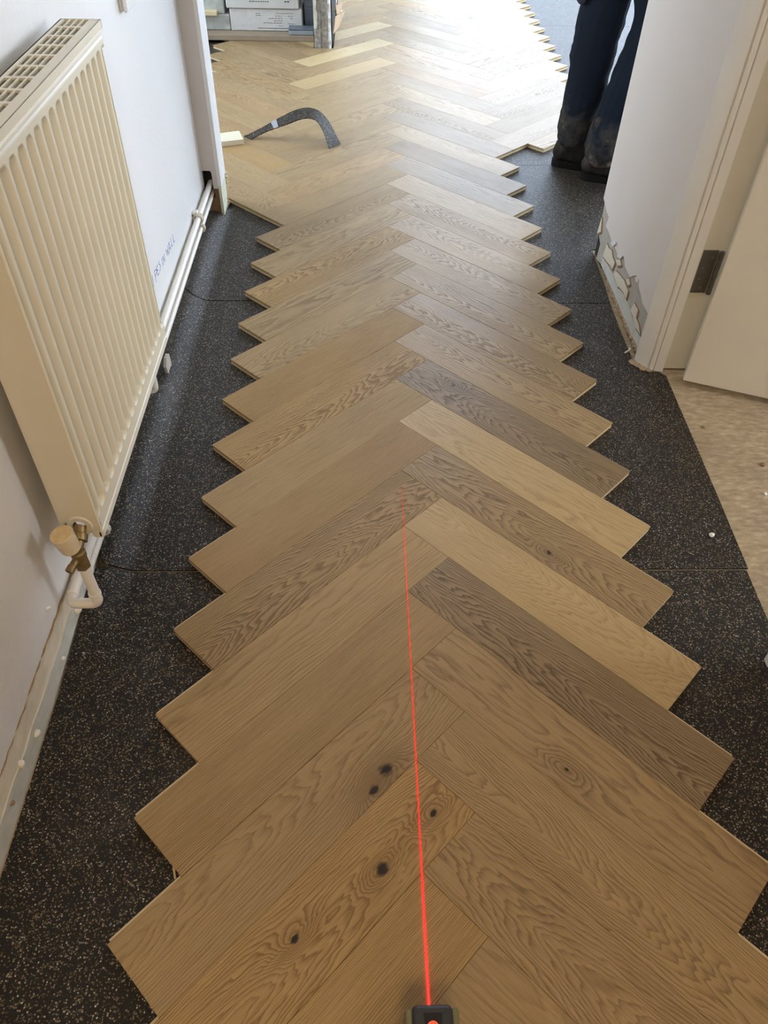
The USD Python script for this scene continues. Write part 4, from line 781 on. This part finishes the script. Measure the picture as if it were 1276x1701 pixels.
def hand(w, dirn, side):
    w = np.array(w); d = np.array(dirn, float); d /= np.linalg.norm(d); s = np.array([.9, .0, .42]) * 1.0; s -= d * (s @ d); s /= np.linalg.norm(s); n = np.cross(d, s) * side
    out = [bone(w - d * .05, .027, w, .024), Manifold.batch_hull([ball(w + d * .02 + s * .014, .014), ball(w + d * .02 - s * .014, .014), ball(w + d * .085 + s * .032, .011), ball(w + d * .085 - s * .032, .011)])]
    for i, (o, L) in enumerate(zip((.030, .010, -.010, -.029), (.068, .076, .070, .055))):
        a = w + d * .082 + s * o; b = a + d * L * .45 + n * .008; c = b + d * L * .30 + n * .016; e = c + d * L * .18 + n * .018
        out += [bone(a, .0095, b, .009), bone(b, .009, c, .0085), bone(c, .0085, e, .0075)]
    a = w + d * .03 + s * .022; b = a + d * .028 + s * .026 + n * .01; c = b + d * .028 + s * .008 + n * .008
    out += [bone(a, .012, b, .0105), bone(b, .0105, c, .009)]
    return out
head = [bone((.83, 2.6, 1.47), .055, (.845, 2.6, 1.56), .054), Manifold.batch_hull([ball((.835, 2.6, 1.68), .082), ball((.870, 2.6, 1.67), .078), ball((.895, 2.6, 1.575), .040), ball((.86, 2.6, 1.58), .055)]), bone((.945, 2.6, 1.645), .012, (.958, 2.6, 1.612), .014),
    Manifold.batch_hull([ball((.85, 2.678, 1.65), .012), ball((.845, 2.680, 1.62), .010)]), Manifold.batch_hull([ball((.85, 2.522, 1.65), .012), ball((.845, 2.520, 1.62), .010)])]
body = blend(head + [bone((.81, 2.6, 1.30), .07, (.83, 2.6, 1.47), .055), bone((.80, 2.70, 1.38), .04, (.80, 2.6, 1.38), .05), bone((.80, 2.77, 1.38), .045, (.77, 2.83, 1.12), .038), bone((.77, 2.83, 1.12), .038, (.89, 2.815, .86), .026), bone((.82, 2.5, 1.38), .04, (.80, 2.6, 1.38), .05), bone((.82, 2.43, 1.38), .045, (.79, 2.37, 1.12), .038), bone((.79, 2.37, 1.12), .038, (.91, 2.385, .86), .026)]
    + hand((.895, 2.815, .85), (.35, 0, -1), 1) + hand((.915, 2.385, .85), (.35, 0, -1), -1), .006, 5)
bd = obj('body', body, 'skin', pe, smooth=True)
for s in (-1, 1): obj('eye', trimesh.creation.icosphere(2, .0125).apply_translation((.930, 2.6 + s * .031, 1.655)), 'eye_white', bd, smooth=True)
obj('mouth', blend([bone((.936, 2.58, 1.577), .006, (.936, 2.62, 1.577), .006)], .004, 3), 'lip', bd, smooth=True)
hm = Manifold.batch_hull([ball((.828, 2.6, 1.695), .086), ball((.865, 2.6, 1.70), .076), ball((.80, 2.6, 1.64), .062)]) - Manifold.batch_hull([ball((.96, 2.6, 1.72 - .06), .075), ball((.90, 2.6, 1.55), .09), ball((1.02, 2.6, 1.62), .1)])
hk = hm.refine_to_length(.01).to_mesh(); hair = trimesh.Trimesh(hk.vert_properties[:, :3], hk.tri_verts)
obj('hair', wrinkle(hair, .004, 40, 2), 'hair', pe, smooth=True)
